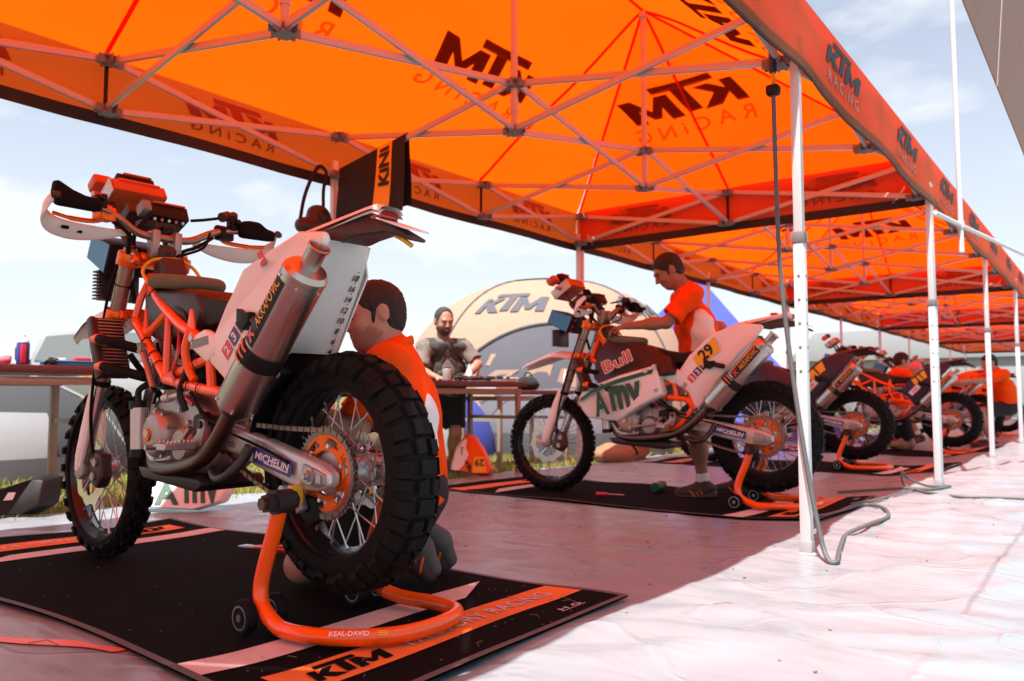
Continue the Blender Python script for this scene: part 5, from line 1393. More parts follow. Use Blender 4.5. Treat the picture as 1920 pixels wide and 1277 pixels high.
    for s_ in (1, -1):
        st += [('+', 'cone', J['pel'] + l * .075 * s_ - up * .02, J['chest'] + l * .07 * s_, .128, .128, .06)]
    st += [('+', 'cone', sl, sr, .074, .074, .06), ('+', 'cone', J['chest'], (sl + sr) / 2, .115, .078, .06), ('+', 'cone', (sl + sr) / 2 - tf * .015, (sl + sr) / 2 - tf * .015 + up * .055, .078, .066, .03)]
    for S_ in ('L', 'R'):
        e = J['sh' + S_] * .25 + J['el' + S_] * .75
        st += [('+', 'cone', J['sh' + S_], e, .068, .072 if not long_sleeve else .058, .035)]
        d = unit(J['el' + S_] - J['sh' + S_]); st += [('-', 'cone', e + d * .060, e + d * .14, .085, .085, .004)]
    st += [('-', 'cone', J['pel'] - up * .16, J['pel'] - up * .34, .20, .24, .01)]
    so = obj('shirt', sdf_mesh(st, vox * 1.1, .03, wrinkle(.0055, 26, 2.0)), shirt, t, ang=180)
    if collar:
        nb = (sl + sr) / 2 - tf * .012 + up * .060; g = G()
        pts = []
        for i in range(25):
            a = 2 * PI * i / 24 * .93 + .22; pts.append(nb + (tf * math.cos(a) + l * math.sin(a)) * .062 + up * (.006 - .022 * math.cos(a)))
        g.tube(pts, .017, 8, flat=(1.0, .35), up=tuple(up)); obj('collar', g, shirt, so)
    if panel is not None:
        for c_, r_, m_ in panel:
            c_ = np.array(c_) - o3
            inf = [(a[0], a[1], a[2], a[3], a[4] + (.003 if a[0] == '+' else -.0), a[5] + (.003 if a[0] == '+' else -.0), *a[6:]) for a in st]
            obj('white_panel' if m_ == 'white cloth' else 'back_print', sdf_mesh(inf + [('&', 'ell', c_, r_, None)], vox * 1.1, .03, wrinkle(.0055, 26, 2.0)), m_, so, ang=180)
    if vest:
        vs_ = [(a[0], a[1], a[2], a[3], a[4] + .007, a[5] + .007, *a[6:]) for a in st[:4]]
        vs_ += [('-', 'cone', J['chest'] + tf * .16 + up * .28, J['pel'] + tf * .16 - up * .05, .055, .055, .01), ('-', 'cone', (sl + sr) / 2 + up * .03, (sl + sr) / 2 + up * .2, .075, .10, .01)]
        for S_ in ('L', 'R'): vs_ += [('-', 'cone', J['sh' + S_] + (J['sh' + S_] - (sl + sr) / 2) * .25, J['sh' + S_] + (J['sh' + S_] - (sl + sr) / 2) * .9, .085, .10, .01)]
        ve = obj('vest', sdf_mesh(vs_, vox * 1.1, .03, wrinkle(.005, 30, .5)), vest, t, ang=180)
        for s_ in (1, -1):
            c_ = J['chest'] + l * .10 * s_ + tf * .125 - up * .06; pk = G(); Rm = Matrix((tuple(tf), tuple(l), tuple(up))).transposed()
            pk.box(c_, (.030, .10, .12), Rm); obj('pocket', pk, vest, ve, bevel=.010)
    # shorts, socks, shoes
    sh_ = [('+', 'cone', J['pel'] + l * .07, J['pel'] - l * .07, .128, .128, .05)]
    for S_ in ('L', 'R'):
        e = J['hip' + S_] * .2 + J['kn' + S_] * .8; d = unit(J['kn' + S_] - J['hip' + S_])
        sh_ += [('+', 'cone', J['hip' + S_], e, .108, .092, .05), ('-', 'cone', e + d * .085, e + d * .16, .11, .11, .004)]
    obj('shorts', sdf_mesh(sh_, vox * 1.2, .04, wrinkle(.006, 24, 1.0)), shorts, t, ang=180)
    for S_ in ('L', 'R'):
        a, b_ = J['ank' + S_], J['toe' + S_]; d = unit(b_ - a); kn = J['kn' + S_]; shin = unit(kn - a)
        if socks: obj('sock', sdf_mesh([('+', 'cone', a, a + shin * .075, .043, .045, .02), ('-', 'cone', a + shin * .125, a + shin * .2, .06, .06, .003)], .006, .02), 'white cloth', t, ang=180)
        dn = unit(d * (shin @ d) - shin)        # towards the sole
        hl = a - d * .035 + dn * .040; so_ = [('+', 'cone', hl, a + d * .05 + dn * .022, .042, .046, .03), ('+', 'cone', a + d * .05 + dn * .022, b_ + d * .01, .046, .034, .03), ('+', 'cone', a + dn * .01, a + shin * .03, .046, .047, .02), ('-', 'cone', a + shin * .055, a + shin * .15, .05, .06, .005)]
        sho = obj('shoe', sdf_mesh(so_, .006, .02), shoes, t, ang=180)
        sl_ = [('+', 'cone', hl + dn * .030, a + d * .06 + dn * .062, .038, .040, .02), ('+', 'cone', a + d * .06 + dn * .062, b_ + d * .015 + dn * .024, .040, .030, .02)]
        obj('sole', sdf_mesh(sl_ + [('-', 'cone', hl - dn * .03, a + d * .05 - dn * .02, .050, .052, .004), ('-', 'cone', a + d * .05 - dn * .02, b_ - dn * .02, .052, .036, .004)], .006, .02), 'shoe sole', sho, ang=180)
        st_ = G()
        for k in range(3):
            u = .30 + .22 * k; c_ = a + d * .12 * u + dn * .02; sd = np.cross(d, dn)
            for s_ in (1, -1): st_.tube([c_ + sd * .038 * s_ - dn * .02 + d * .012, c_ + sd * .049 * s_ + dn * .006, c_ + sd * .047 * s_ + dn * .03 - d * .01], .0045, 6)
        obj('shoe_stripes', st_, 'shoe accent', sho)
    return t

FL = (-.793, -.609, 0)                           # facing image-left
person('mechanic in orange polo shirt kneeling behind the rear wheel of the nearest motorcycle', dict(
    pel=(-1.959, 1.974, 0.335), chest=(-1.969, 1.939, 0.600), neck=(-1.989, 1.919, 0.800), head=(-2.041, 1.874, 0.925), face=(-.44, -.87, -.20), up=(-.22, -.17, 1), torso=FL,
    shL=(-1.879, 1.779, 0.745), shR=(-2.089, 2.049, 0.745), elL=(-1.964, 1.719, 0.520), elR=(-2.234, 1.904, 0.520), wrL=(-2.084, 1.629, 0.615), wrR=(-2.134, 1.694, 0.560), nL=(-.5, .6, -.3), nR=(0, -.5, .5),
    hipL=(-1.904, 1.904, 0.300), hipR=(-2.014, 2.044, 0.300), knL=(-2.234, 1.734, 0.075), knR=(-2.374, 1.904, 0.075), ankL=(-1.989, 1.939, 0.115), ankR=(-2.054, 2.104, 0.115), toeL=(-1.919, 2.009, 0.045), toeR=(-1.994, 2.174, 0.045)),
    group='mechanics in orange shirts', beard='stubble', panel=[((-1.855, 1.90, .53), (.075, .075, .15), 'white cloth')], vox=.0065)
person('mechanic in orange and white shirt standing over the motorcycle numbered 29', dict(
    pel=(-2.285, 5.16, .86), chest=(-2.32, 5.11, 1.13), neck=(-2.36, 5.06, 1.39), head=(-2.455, 4.985, 1.515), face=(-.64, -.49, -.55), up=(-.42, -.32, .9), torso=FL,
    shL=(-2.255, 4.925, 1.325), shR=(-2.465, 5.20, 1.325), elL=(-2.385, 4.80, 1.135), elR=(-2.27, 5.42, 1.12), wrL=(-2.605, 4.665, 1.115), wrR=(-2.36, 5.36, .92), nL=(0, 0, -1), nR=(.5, -.5, 0), handL=(-.9, -.3, -.2),
    hipL=(-2.23, 5.09, .83), hipR=(-2.34, 5.23, .83), knL=(-2.29, 5.04, .42), knR=(-2.24, 5.34, .42), ankL=(-2.255, 5.055, .045), ankR=(-2.13, 5.42, .045), toeL=(-2.385, 4.985, -.005), toeR=(-2.265, 5.35, -.005)),
    group='mechanics in orange shirts', skin='tanned skin', panel=[((-2.20, 4.98, 1.02), (.085, .085, .26), 'white cloth'), ((-2.21, 5.24, 1.22), (.085, .115, .17), 'black print')], collar=False)
person('bearded man in grey vest and camouflage shirt leaning over the tool table', dict(
    pel=(-4.96, 5.42, .68), chest=(-4.90, 5.36, .88), neck=(-4.85, 5.31, 1.15), head=(-4.815, 5.255, 1.318), face=(.86, -.42, -.30), up=(.2, -.1, 1), torso=(.83, -.56, 0),
    shL=(-4.745, 5.445, 1.085), shR=(-4.945, 5.150, 1.085), elL=(-4.62, 5.50, .93), elR=(-4.90, 5.04, .86), wrL=(-4.63, 5.345, .812), wrR=(-4.74, 5.08, .81), nL=(0, 0, -1), nR=(0, 0, -1), handL=(-.2, -.9, -.15), handR=(.9, .1, -.2),
    hipL=(-4.91, 5.49, .65), hipR=(-5.01, 5.34, .65), knL=(-4.84, 5.45, .30), knR=(-4.94, 5.29, .30), ankL=(-4.98, 5.55, .02), ankR=(-5.08, 5.38, .02), toeL=(-4.87, 5.49, -.03), toeR=(-4.97, 5.32, -.03)),
    shirt='camo shirt', vest='grey vest', beard='beard', collar=False, socks=False, curl=.35, fore=.05, hair='grey hair')
def shifted(d, dx, dy, dz=0.0): return {k: (v if k in ('face', 'up', 'torso', 'nL', 'nR', 'handL', 'handR') else (v[0] + dx, v[1] + dy, v[2] + dz)) for k, v in d.items()}
person('dark-haired mechanic in orange kneeling behind the motorcycle with number 11', shifted(dict(
    pel=(-1.98, 9.50, .43), chest=(-1.96, 9.52, .71), neck=(-1.93, 9.55, .96), head=(-1.895, 9.58, 1.115), face=(.85, .5, -.1), up=(0, 0, 1), torso=(.793, .609, 0),
    shL=(-2.04, 9.68, .92), shR=(-1.82, 9.40, .92), elL=(-1.90, 9.80, .72), elR=(-1.70, 9.48, .70), wrL=(-1.70, 9.86, .74), wrR=(-1.55, 9.62, .74), nL=(0, 0, -1), nR=(0, 0, -1),
    hipL=(-2.02, 9.57, .38), hipR=(-1.91, 9.43, .38), knL=(-1.92, 9.66, -.02), knR=(-1.80, 9.48, -.02), ankL=(-2.26, 9.45, -.02), ankR=(-2.12, 9.26, -.02), toeL=(-2.36, 9.38, -.06), toeR=(-2.22, 9.19, -.06)), -.46, 2.30, 0),
    group='mechanics in orange shirts', vox=.012, collar=False, brow=False)
person('mechanic in orange shirt bending forward at the far right between the front poles', dict(
    pel=(-1.25, 12.98, .52), chest=(-1.30, 12.93, .76), neck=(-1.36, 12.89, .97), head=(-1.43, 12.84, 1.10), face=(-.75, -.56, -.35), up=(-.2, -.15, 1), torso=FL,
    shL=(-1.25, 12.75, .93), shR=(-1.46, 13.03, .93), elL=(-1.47, 12.58, .85), elR=(-1.72, 12.83, .82), wrL=(-1.70, 12.42, .84), wrR=(-1.95, 12.68, .82), nL=(0, 0, -1), nR=(0, 0, -1),
    hipL=(-1.20, 12.91, .48), hipR=(-1.30, 13.05, .48), knL=(-1.55, 12.68, .42), knR=(-1.66, 12.84, .42), ankL=(-1.42, 12.72, 0.0), ankR=(-1.54, 12.9, 0.0), toeL=(-1.54, 12.65, -.05), toeR=(-1.66, 12.82, -.05)),
    group='mechanics in orange shirts', vox=.012, collar=False, brow=False)
person('person in pink cap crouching behind the motorcycle with number 11', shifted(dict(
    pel=(-2.55, 11.42, .40), chest=(-2.60, 11.38, .62), neck=(-2.64, 11.35, .84), head=(-2.69, 11.31, .965), face=(-.75, -.6, -.2), up=(-.1, 0, 1), torso=FL,
    shL=(-2.54, 11.20, .80), shR=(-2.75, 11.48, .80), elL=(-2.68, 11.10, .62), elR=(-2.92, 11.36, .62), wrL=(-2.88, 11.0, .62), wrR=(-3.05, 11.2, .62), nL=(0, 0, -1), nR=(0, 0, -1),
    hipL=(-2.50, 11.36, .36), hipR=(-2.60, 11.5, .36), knL=(-2.83, 11.15, .40), knR=(-2.95, 11.3, .40), ankL=(-2.66, 11.26, -.02), ankR=(-2.78, 11.42, -.02), toeL=(-2.78, 11.18, -.07), toeR=(-2.9, 11.34, -.07)), .24, 1.94, .06),
    vox=.012, cap='pink print', collar=False, brow=False)

# ================================================================ tables behind the bikes
def work_table(label, x0, x1, y0, y1, z, brace=True):
    t = thing('folding_table', label, 'table', ((x0 + x1) / 2, (y0 + y1) / 2, gz(x0, y0) - .03), 0, 'work tables behind the bikes')
    ox, oy, oz = t.location; hx, hy = (x1 - x0) / 2, (y1 - y0) / 2; zz = z - oz
    obj('table_top', G().box((0, 0, zz - .022), (2 * hx, 2 * hy, .044)), 'table top', t, bevel=.004)
    for s_ in (1, -1):
        obj('rail', G().box((s_ * (hx - .04), 0, zz - .085), (.025, 2 * hy - .1, .045)), 'pale wood', t, bevel=.003)
    for sx in (1, -1):
        for sy in (1, -1):
            obj('leg', G().box((sx * (hx - .04), sy * (hy - .09), (zz - .06) / 2), (.035, .045, zz - .06)), 'pale wood', t, bevel=.003)
            if brace:
                g = G(); g.tube([(sx * (hx - .06), sy * (hy - .09), zz * .55), (sx * (hx - .06), sy * (hy - .45), zz - .08)], .010, 6); obj('brace', g, 'pale wood', t)
    for sy in (1, -1): obj('crossbar', G().box((0, sy * (hy - .09), zz * .62), (2 * hx - .08, .022, .03)), 'pale wood', t)
    return t
work_table('dark red folding table at the left edge behind the front wheel of the nearest motorcycle', -5.35, -4.65, .55, 2.28, .815, False)
work_table('dark red folding table the bearded man leans on', -4.86, -4.22, 4.35, 5.72, .768, False)
work_table('pale low camping table beyond the end of the dark red table', -5.3, -4.75, 5.95, 7.3, .70, False)

def simple(name, label, cat, loc, parts, group=None, rz=0):
    t = thing(name, label, cat, loc, rz, group)
    for nm, g, m, bv in parts: obj(nm, g, m, t, bevel=bv)
    return t
TZ = .815
simple('spray_can', 'blue and red spray can with white cap standing on the left table', 'spray can', (-4.78, 1.80, TZ), [
    ('can', G().lathe([(.030, 0), (.032, .004), (.032, .118), (.028, .126)], (0, 0, 0), (0, 0, 1), 24), 'blue sticker', 0),
    ('cap', G().lathe([(.029, .126), (.028, .138), (.017, .150), (.010, .154), (.010, .168), (.006, .170)], (0, 0, 0), (0, 0, 1), 20), 'white plastic', 0),
    ('label_stripe', G().box((.029, -.010, .062), (.010, .024, .10)), 'red sticker', .002)])
simple('blue_tray', 'pale blue plastic tray with parts in it on the left table', 'tray', (-4.80, 2.07, TZ), [
    ('tray', G().box((0, 0, .012), (.24, .26, .024)), 'blue grey plastic', .006), ('rim', G().box((0, 0, .026), (.26, .28, .006)), 'blue grey plastic', .002),
    ('red_part', G().box((.05, .03, .04), (.05, .09, .024)), 'red sticker', .006), ('white_part', G().box((-.03, -.06, .038), (.07, .05, .02)), 'white plastic', .006)])
rr = random.Random(11)
for i, (dx, dy, lab) in enumerate(((-.03, -.27, 'small black motor part beside the blue spray can, left of it'), (.02, .12, 'dark bolt tin just right of the blue spray can'), (-.06, .18, 'black knurled part by the pale blue tray'))):
    g = G(); g.lathe([(.030, 0), (.034, .006), (.028, .022), (.014, .030), (.012, .046)], (0, 0, 0), (0, 0, 1), 14); g2 = G(); g2.box((.01, .04, .012), (.05, .07, .022)); g2.tube([(0, -.04, .01), (.03, -.02, .035), (.05, .03, .02)], .006, 6)
    simple('machine_part', lab, 'part', (-4.74 + dx, 1.80 + dy, TZ), [('knob', g, 'black plastic', 0), ('bracket', g2, 'dark alloy', .004)], 'loose parts on the left table')
simple('rag', 'crumpled pink rag at the left end of the left table', 'rag', (-4.76, 1.68, TZ), [('cloth', sdf_mesh([('+', 'ell', V3(0, 0, .02), (.05, .045, .025), None, .02), ('+', 'ell', V3(.02, .03, .03), (.03, .02, .02), None, .02)], .006, .02, wrinkle(.004, 80, 1)), 'pink print', 0)])
simple('bottle', 'white bottle at the far left of the left table', 'bottle', (-4.86, 1.60, TZ), [('body', G().lathe([(.035, 0), (.036, .05), (.022, .075), (.012, .085), (.012, .10)], (0, 0, 0), (0, 0, 1), 20), 'white plastic', 0), ('cap', G().cyl((0, 0, .10), (0, 0, .112), .014), 'white plastic', 0)])
TM = .768
simple('mug', 'small steel mug on the dark red table in front of the bearded man', 'mug', (-4.36, 4.80, TM), [('cup', G().lathe([(.034, 0), (.036, .004), (.036, .095), (.033, .098)], (0, 0, 0), (0, 0, 1), 20), 'brushed alloy', 0), ('lid', G().cyl((0, 0, .098), (0, 0, .108), .030), 'black plastic', 0)])
for i, (y, lab) in enumerate(((5.00, 'heap of black cables under the hand of the bearded man'), (5.18, 'tangle of dark leads in the middle of the dark red table'), (5.34, 'black glove-like bundle near the tray of fasteners'))):
    g = G(); r2 = random.Random(20 + i)
    for k in range(7):
        a = r2.uniform(0, 6.3); p = [(.05 * math.cos(a + j * .9) * r2.uniform(.5, 1.3), .08 * math.sin(a + j * .9) * r2.uniform(.5, 1.3), .012 + .03 * r2.random()) for j in range(6)]
        g.tube(smooth_path(p, 4), .007, 6)
    o = obj('cable_bundle', g, 'hose black' if i != 1 else 'dark alloy', loc=(-4.38, y, TM)); tag(o, lab, 'cables', 'clutter on the dark red table')
o = thing('fastener_tray', 'long grey tray of small fasteners at the right end of the dark red table', 'tray', (-4.42, 5.50, TM))
obj('tray', G().box((0, 0, .010), (.20, .36, .02)), 'steel', o, bevel=.003)
for k in range(5): obj('fastener', G().cyl((.04 - .02 * (k % 2), -.14 + .07 * k, .02), (.04 - .02 * (k % 2), -.14 + .07 * k, .05), .016, n=6), 'dark alloy', o)
for i, (x, y, h, lab) in enumerate(((-4.60, 5.36, .16, 'tall white squeeze bottle at the back of the dark red table'), (-4.62, 5.52, .12, 'short white squeeze bottle beside the taller one'))):
    simple('squeeze_bottle', lab, 'bottle', (x, y, TM), [('body', G().lathe([(.026, 0), (.028, .01), (.028, h * .6), (.012, h * .75), (.005, h)], (0, 0, 0), (0, 0, 1), 18), 'white plastic', 0)], 'white squeeze bottles')
simple('storage_box', 'white plastic storage box on the pale low camping table', 'box', (-4.95, 6.2, .70), [('box', G().box((0, 0, .055), (.25, .36, .11)), 'white plastic', .01), ('lid', G().box((0, 0, .118), (.27, .38, .016)), 'white plastic', .005)])
simple('tool_bag', 'black tool bag on the pale low camping table', 'bag', (-4.95, 6.72, .70), [('bag', sdf_mesh([('+', 'ell', V3(0, 0, .06), (.10, .16, .07), None, .02), ('+', 'cone', V3(0, -.1, .10), V3(0, .1, .11), .04, .03, .03)], .01, .02), 'black cloth', 0), ('handle', G().tube(smooth_path([(0, -.08, .12), (0, -.04, .18), (0, .04, .18), (0, .08, .12)], 5), .008, 6), 'black cloth', 0)])
simple('cleaner_tube', 'tall white and yellow sealant tube standing beside the camping table', 'tube', (-4.70, 7.05, .70), [('tube', G().cyl((0, 0, 0), (0, 0, .17), .022), 'white plastic', 0), ('band', G().cyl((0, 0, .02), (0, 0, .06), .0235), 'yellow plate', 0), ('nozzle', G().cyl((0, 0, .17), (0, 0, .23), .010, .004), 'white plastic', 0)])

# ================================================================ bodywork lying on the ground
def view_basis(yaw=rad(37.537)): return Vector((math.cos(yaw), math.sin(yaw), 0)), Vector((-math.sin(yaw), math.cos(yaw), 0))
RT, FW = view_basis()
def shell(name, label, cat, base, outline, depth, m, lean=.35, bev=.012, rz=0.0):
    """a bodywork shell standing on the ground: outline in (right, up) metres, leaning away"""
    t = thing(name, label, cat, base)
    rt = Matrix.Rotation(rz, 3, 'Z') @ RT; fw = Matrix.Rotation(rz, 3, 'Z') @ FW
    def mp(u, v, d): return rt * u + Vector((0, 0, 1)) * (v * math.cos(lean)) + fw * (v * math.sin(lean) + d)
    n = len(outline); g = G()
    c = (sum(p[0] for p in outline) / n, sum(p[1] for p in outline) / n)
    vs = [mp(p[0], p[1], depth) for p in outline] + [mp(c[0] + (p[0] - c[0]) * .86, c[1] + (p[1] - c[1]) * .86 + .004, 0) for p in outline]
    g.add(vs, [tuple(range(n - 1, -1, -1)), tuple(range(n, 2 * n))] + [(i, (i + 1) % n, (i + 1) % n + n, i + n) for i in range(n)])
    obj('shell', g, m, t, bevel=bev, seg=2)
    return t, (lambda off: (lambda u, v: mp(u, v, -off)))
t, mp = shell('fairing_nose', 'orange and white fairing nose with yellow number plate on the ground by the table', 'fairing', (-4.36, 5.10, -.03), [(-.19, .04), (-.14, .24), (-.05, .37), (.03, .36), (.12, .22), (.20, .04), (.16, -.01), (.03, -.005)], .16, 'orange plastic')
obj('white_panel', decal(([(-.165, .06), (-.13, .22), (-.05, .335), (-.02, .30), (-.045, .20), (-.06, .12), (-.03, .03), (-.12, .05)], [tuple(range(8))], 0), lambda u, v: mp(.004)(u, v)), 'white plastic', t) if False else None
def raw(pts, f): return G().add([f(*p) for p in pts], [tuple(range(len(pts)))])
obj('white_panel', raw([(-.160, .055), (-.100, .05), (-.055, .10), (-.020, .19), (-.045, .25), (-.035, .315), (-.055, .325), (-.125, .22)], mp(.004)), 'white plastic', t)
obj('yellow_plate', raw([(.015, .03), (.135, .035), (.115, .17), (.03, .17)], mp(.004)), 'yellow plate', t)
obj('number', decal(text_shape('29', .03), lambda u, v: mp(.007)(.075 - u, .115 - v), height=.06), 'black print', t)
obj('lettering', decal(text_shape('Amv', .03), lambda u, v: mp(.007)(-.075 + v * .95 + u * .0, .225 - u), width=.075, height=.022), 'green sticker', t)
obj('logo_print', decal(ktm_shape(), lambda u, v: mp(.007)(-.015 + v + u * .35, .085 - u), width=.10, height=.04), 'black print', t)
t, mp = shell('side_fairing', 'white side fairing with green lettering lying behind the front wheel of the nearest motorcycle', 'fairing', (-4.14, 2.44, .0), [(-.40, .02), (-.36, .10), (-.20, .235), (.02, .30), (.145, .24), (.20, .13), (.17, .045), (.02, -.005), (-.18, .005)], .10, 'white plastic', .55)
obj('lettering', decal(text_shape('A', .05), lambda u, v: mp(.005)(-.16 + u - v * .25, .115 + v), height=.13), 'green sticker', t)
obj('lettering', decal(text_shape('mv', .05), lambda u, v: mp(.005)(.035 + u - v * .25, .14 + v), height=.15, width=.20), 'green sticker', t)
obj('stripe', raw([(-.36, .055), (-.34, .035), (-.24, .12), (-.26, .145)], mp(.005)), 'green sticker', t)
t, mp = shell('belly_fairing', 'dark grey belly fairing lying on the sheet at the left edge', 'fairing', (-4.72, 1.72, .0), [(-.42, .02), (-.40, .15), (-.10, .15), (.12, .23), (.19, .22), (.20, .06), (.10, .0), (-.30, -.01)], .14, 'black plastic', .4)
obj('sticker', raw([(-.03, .095), (.02, .10), (.025, .14), (-.015, .14)], mp(.004)), 'white print', t)
obj('sticker', raw([(-.09, .02), (-.05, .03), (-.07, .08)], mp(.004)), 'mat pink', t)

# small tools on the mats
t = thing('pliers', 'red-handled pliers lying on the nearest black mat', 'pliers', (-2.90, 1.98, .012), .3)
for s_ in (1, -1):
    obj('handle', G().tube(smooth_path([(.02, .004 * s_, .008), (.08, .018 * s_, .012), (.15, .030 * s_, .012), (.19, .022 * s_, .010)], 5), .008, 8), 'red plastic', t)
    obj('jaw', G().tube([(.025, .003 * s_, .008), (-.02, .008 * s_, .009), (-.055, .001 * s_, .008)], [.009, .009, .003], 8), 'steel', t)
t = thing('spray_tin', 'dark green spray tin lying on the mat under the motorcycle numbered 29', 'spray can', (-2.63, 5.13, gz(-2.6, 5.1) + .04), rad(100))
obj('can', G().lathe([(.028, -.09), (.033, -.085), (.033, .07), (.024, .085)], (0, 0, 0), (1, 0, 0), 20), 'green sticker', t)
obj('cap', G().lathe([(.026, .085), (.026, .12), (.018, .13)], (0, 0, 0), (1, 0, 0), 20), 'black plastic', t)
t = thing('screwdriver', 'small red tool lying on the mat near the front wheel of the motorcycle numbered 29', 'tool', (-2.80, 4.66, gz(-2.8, 4.66) + .015), .5)
obj('handle', G().cyl((-.05, 0, 0), (.03, 0, 0), .012, .010), 'red plastic', t); obj('shaft', G().cyl((.03, 0, 0), (.14, 0, -.004), .004), 'steel', t)
o = thing('kit_bag', 'dark brown kit bag on the grass behind the front wheel of the motorcycle numbered 29', 'bag', (-4.35, 7.55, -.09))
obj('bag', sdf_mesh([('+', 'ell', V3(0, 0, .10), (.20, .45, .13), None, .05), ('+', 'ell', V3(.05, .3, .14), (.14, .2, .12), None, .05)], .02, .04, wrinkle(.010, 18, 1)), 'kraft', o, ang=180)
obj('strap', G().tube([(0, .05 + .0 * i, 0) if False else (.215 * math.cos(PI * i / 10), .05, .10 + .14 * math.sin(PI * i / 10)) for i in range(11)], .018, 6, flat=(.3, 1), up=(0, 0, 1)), 'matt black', o)
obj('patch', G().ball((.10, .36, .22), (.06, .08, .04)), 'orange plastic', o)

# ================================================================ things hanging from the first canopy
t = thing('towel', 'black towel with orange lettered stripe hanging over a truss bar', 'towel', (-3.68, 3.36, 1.75))
def tw(u, v, side):
    x = -.31 + .62 * u; zt = (2.10 + .178 * ((x - .315 + 3.68 - 3.68 + .315 + .32) / 1.0)) - 1.75 + .012
    zt = .375 + .178 * (x + .32); zb = (.0 + .05 * math.sin(u * 3) if side < 0 else .06)
    z = zb + (zt - zb) * v; w = .012 * math.sin(u * 9 + 1.5 * v) * (1 - v) + .010 * math.sin(u * 4.3) * (1 - v)
    return (x + .012 * math.sin(v * 5) * (u - .5), side * (.020 * (1 - v) + .017) + w * .9 - .011, z)
g = G(); g.grid(lambda u, v: tw(u, v, -1), 24, 14); g.grid(lambda u, v: tw(1 - u, v, 1), 24, 14)
g.grid(lambda u, v: (lambda a, b_: tuple(Vector(a).lerp(Vector(b_), v) + Vector((0, 0, .010 * math.sin(PI * v)))))(tw(u, 1, -1), tw(u, 1, 1)), 24, 4)
obj('cloth', g, 'black cloth', t, ang=60)
obj('stripe', G().grid(lambda u, v: (lambda p: (p[0], p[1] - .003, p[2]))(tw(.60 + .215 * u - .03 * (1 - v), .02 + .97 * v, -1)), 10, 14), 'yellow hose', t, ang=60)
obj('lettering', decal(text_shape('KiNi', .06), lambda u, v: (lambda p: (p[0], p[1] - .007, p[2]))(tw(.70 - v / .62 + .0, .66 + u / .44, -1)), width=.26, height=.085), 'black print', t)
t = thing('camera_bag', 'black camera case hanging by its strap beside the towel', 'bag', (-4.0, 3.16, 1.68))
obj('case', sdf_mesh([('+', 'cone', V3(0, -.10, .03), V3(0, .06, .06), .05, .06, .03), ('+', 'ell', V3(0, .02, .12), (.06, .08, .06), None, .04)], .009, .03), 'brown plastic', t, ang=180)
obj('flap_ring', G().tube([(.065, .02 + .035 * math.cos(2 * PI * i / 16), .10 + .035 * math.sin(2 * PI * i / 16)) for i in range(16)], .006, 6, closed=True), 'brown plastic', t)
obj('strap', G().tube(smooth_path([(0, -.12, .06), (.01, -.10, .20), (.01, -.05, .33), (0, .02, .43), (.01, .07, .40), (.01, .05, .28), (0, .06, .15)], 6), .014, 6, flat=(.25, 1), up=(1, 0, 0)), 'black cloth', t)

# the air hose by the first front pole, and leads on the ground
t = thing('air_hose', 'grey air hose hanging with a blue coupling beside the nearest white front pole', 'hose', (-1.12, 3.30, 0))
L_ = lambda *P: [(x + 1.12, y - 3.30, z) for x, y, z in P]
zc = lambda x, y: max(sheet_z(x, y), gz(x, y)) + .012
hang = [(-1.123, 3.30, 1.97), (-1.117, 3.30, 1.374), (-1.102, 3.30, 1.055), (-1.062, 3.29, .697), (-1.010, 3.27, .35), (-.955, 3.24, .085)]
grd = [(-.915, 3.20), (-.89, 3.21), (-.915, 3.32), (-.965, 3.55), (-1.010, 3.82), (-.985, 4.15), (-.972, 4.42), (-1.02, 4.66), (-1.10, 4.86), (-1.20, 4.96), (-1.25, 4.80), (-1.25, 4.60), (-1.27, 4.42), (-1.33, 4.30)]
obj('hose', G().tube(smooth_path(L_(*hang, *[(x, y, zc(x, y)) for x, y in grd]), 6), .0095, 10), 'cable rubber', t)
obj('coupling', G().lathe([(.013, 0), (.017, .01), (.017, .11), (.013, .13), (.020, .15), (.020, .19)], (-.003, 0, 2.03), (0, 0, 1), 16), 'navy plastic', t)
obj('regulator', G().box((-.003, 0, 1.955), (.055, .055, .045)), 'black plastic', t, bevel=.012)
obj('brass_fitting', G().cyl((-.003, 0, 1.97), (-.003, 0, 2.05), .009, n=12), 'yellow hose', t)
obj('hook', G().tube(smooth_path([(-.003, 0, 2.20), (-.003, .01, 2.25), (.01, .04, 2.26)], 4), .006, 6), 'black plastic', t)
t = thing('power_lead', 'grey power lead crossing the sheet at the foot of the second front pole', 'cable', (-1.1, 5.9, 0))
L2 = lambda P: [(x + 1.1, y - 5.9, zc(x, y) + dz) for x, y, dz in P]
obj('lead', G().tube(smooth_path(L2([(-1.56, 5.70, 0), (-1.40, 5.80, 0), (-1.20, 5.93, 0), (-1.05, 6.02, 0), (-.95, 6.17, 0), (-1.0, 6.28, 0), (-1.10, 6.22, 0), (-1.20, 6.12, .05), (-1.22, 6.03, .10), (-1.20, 5.98, .02), (-1.12, 5.93, 0), (-.98, 5.76, 0), (-.817, 5.66, 0), (-.64, 5.70, 0), (-.48, 5.72, 0), (-.2, 5.66, 0), (.5, 5.4, 0), (1.4, 5.2, 0)]), 6), .009, 8), 'cable rubber', t)
obj('lead', G().tube(smooth_path(L2([(-1.12, 5.95, .004), (-1.16, 5.6, .004), (-1.19, 5.2, .004), (-1.22, 5.03, .010), (-1.27, 4.9, .004)]), 6), .008, 8), 'cable rubber', t)

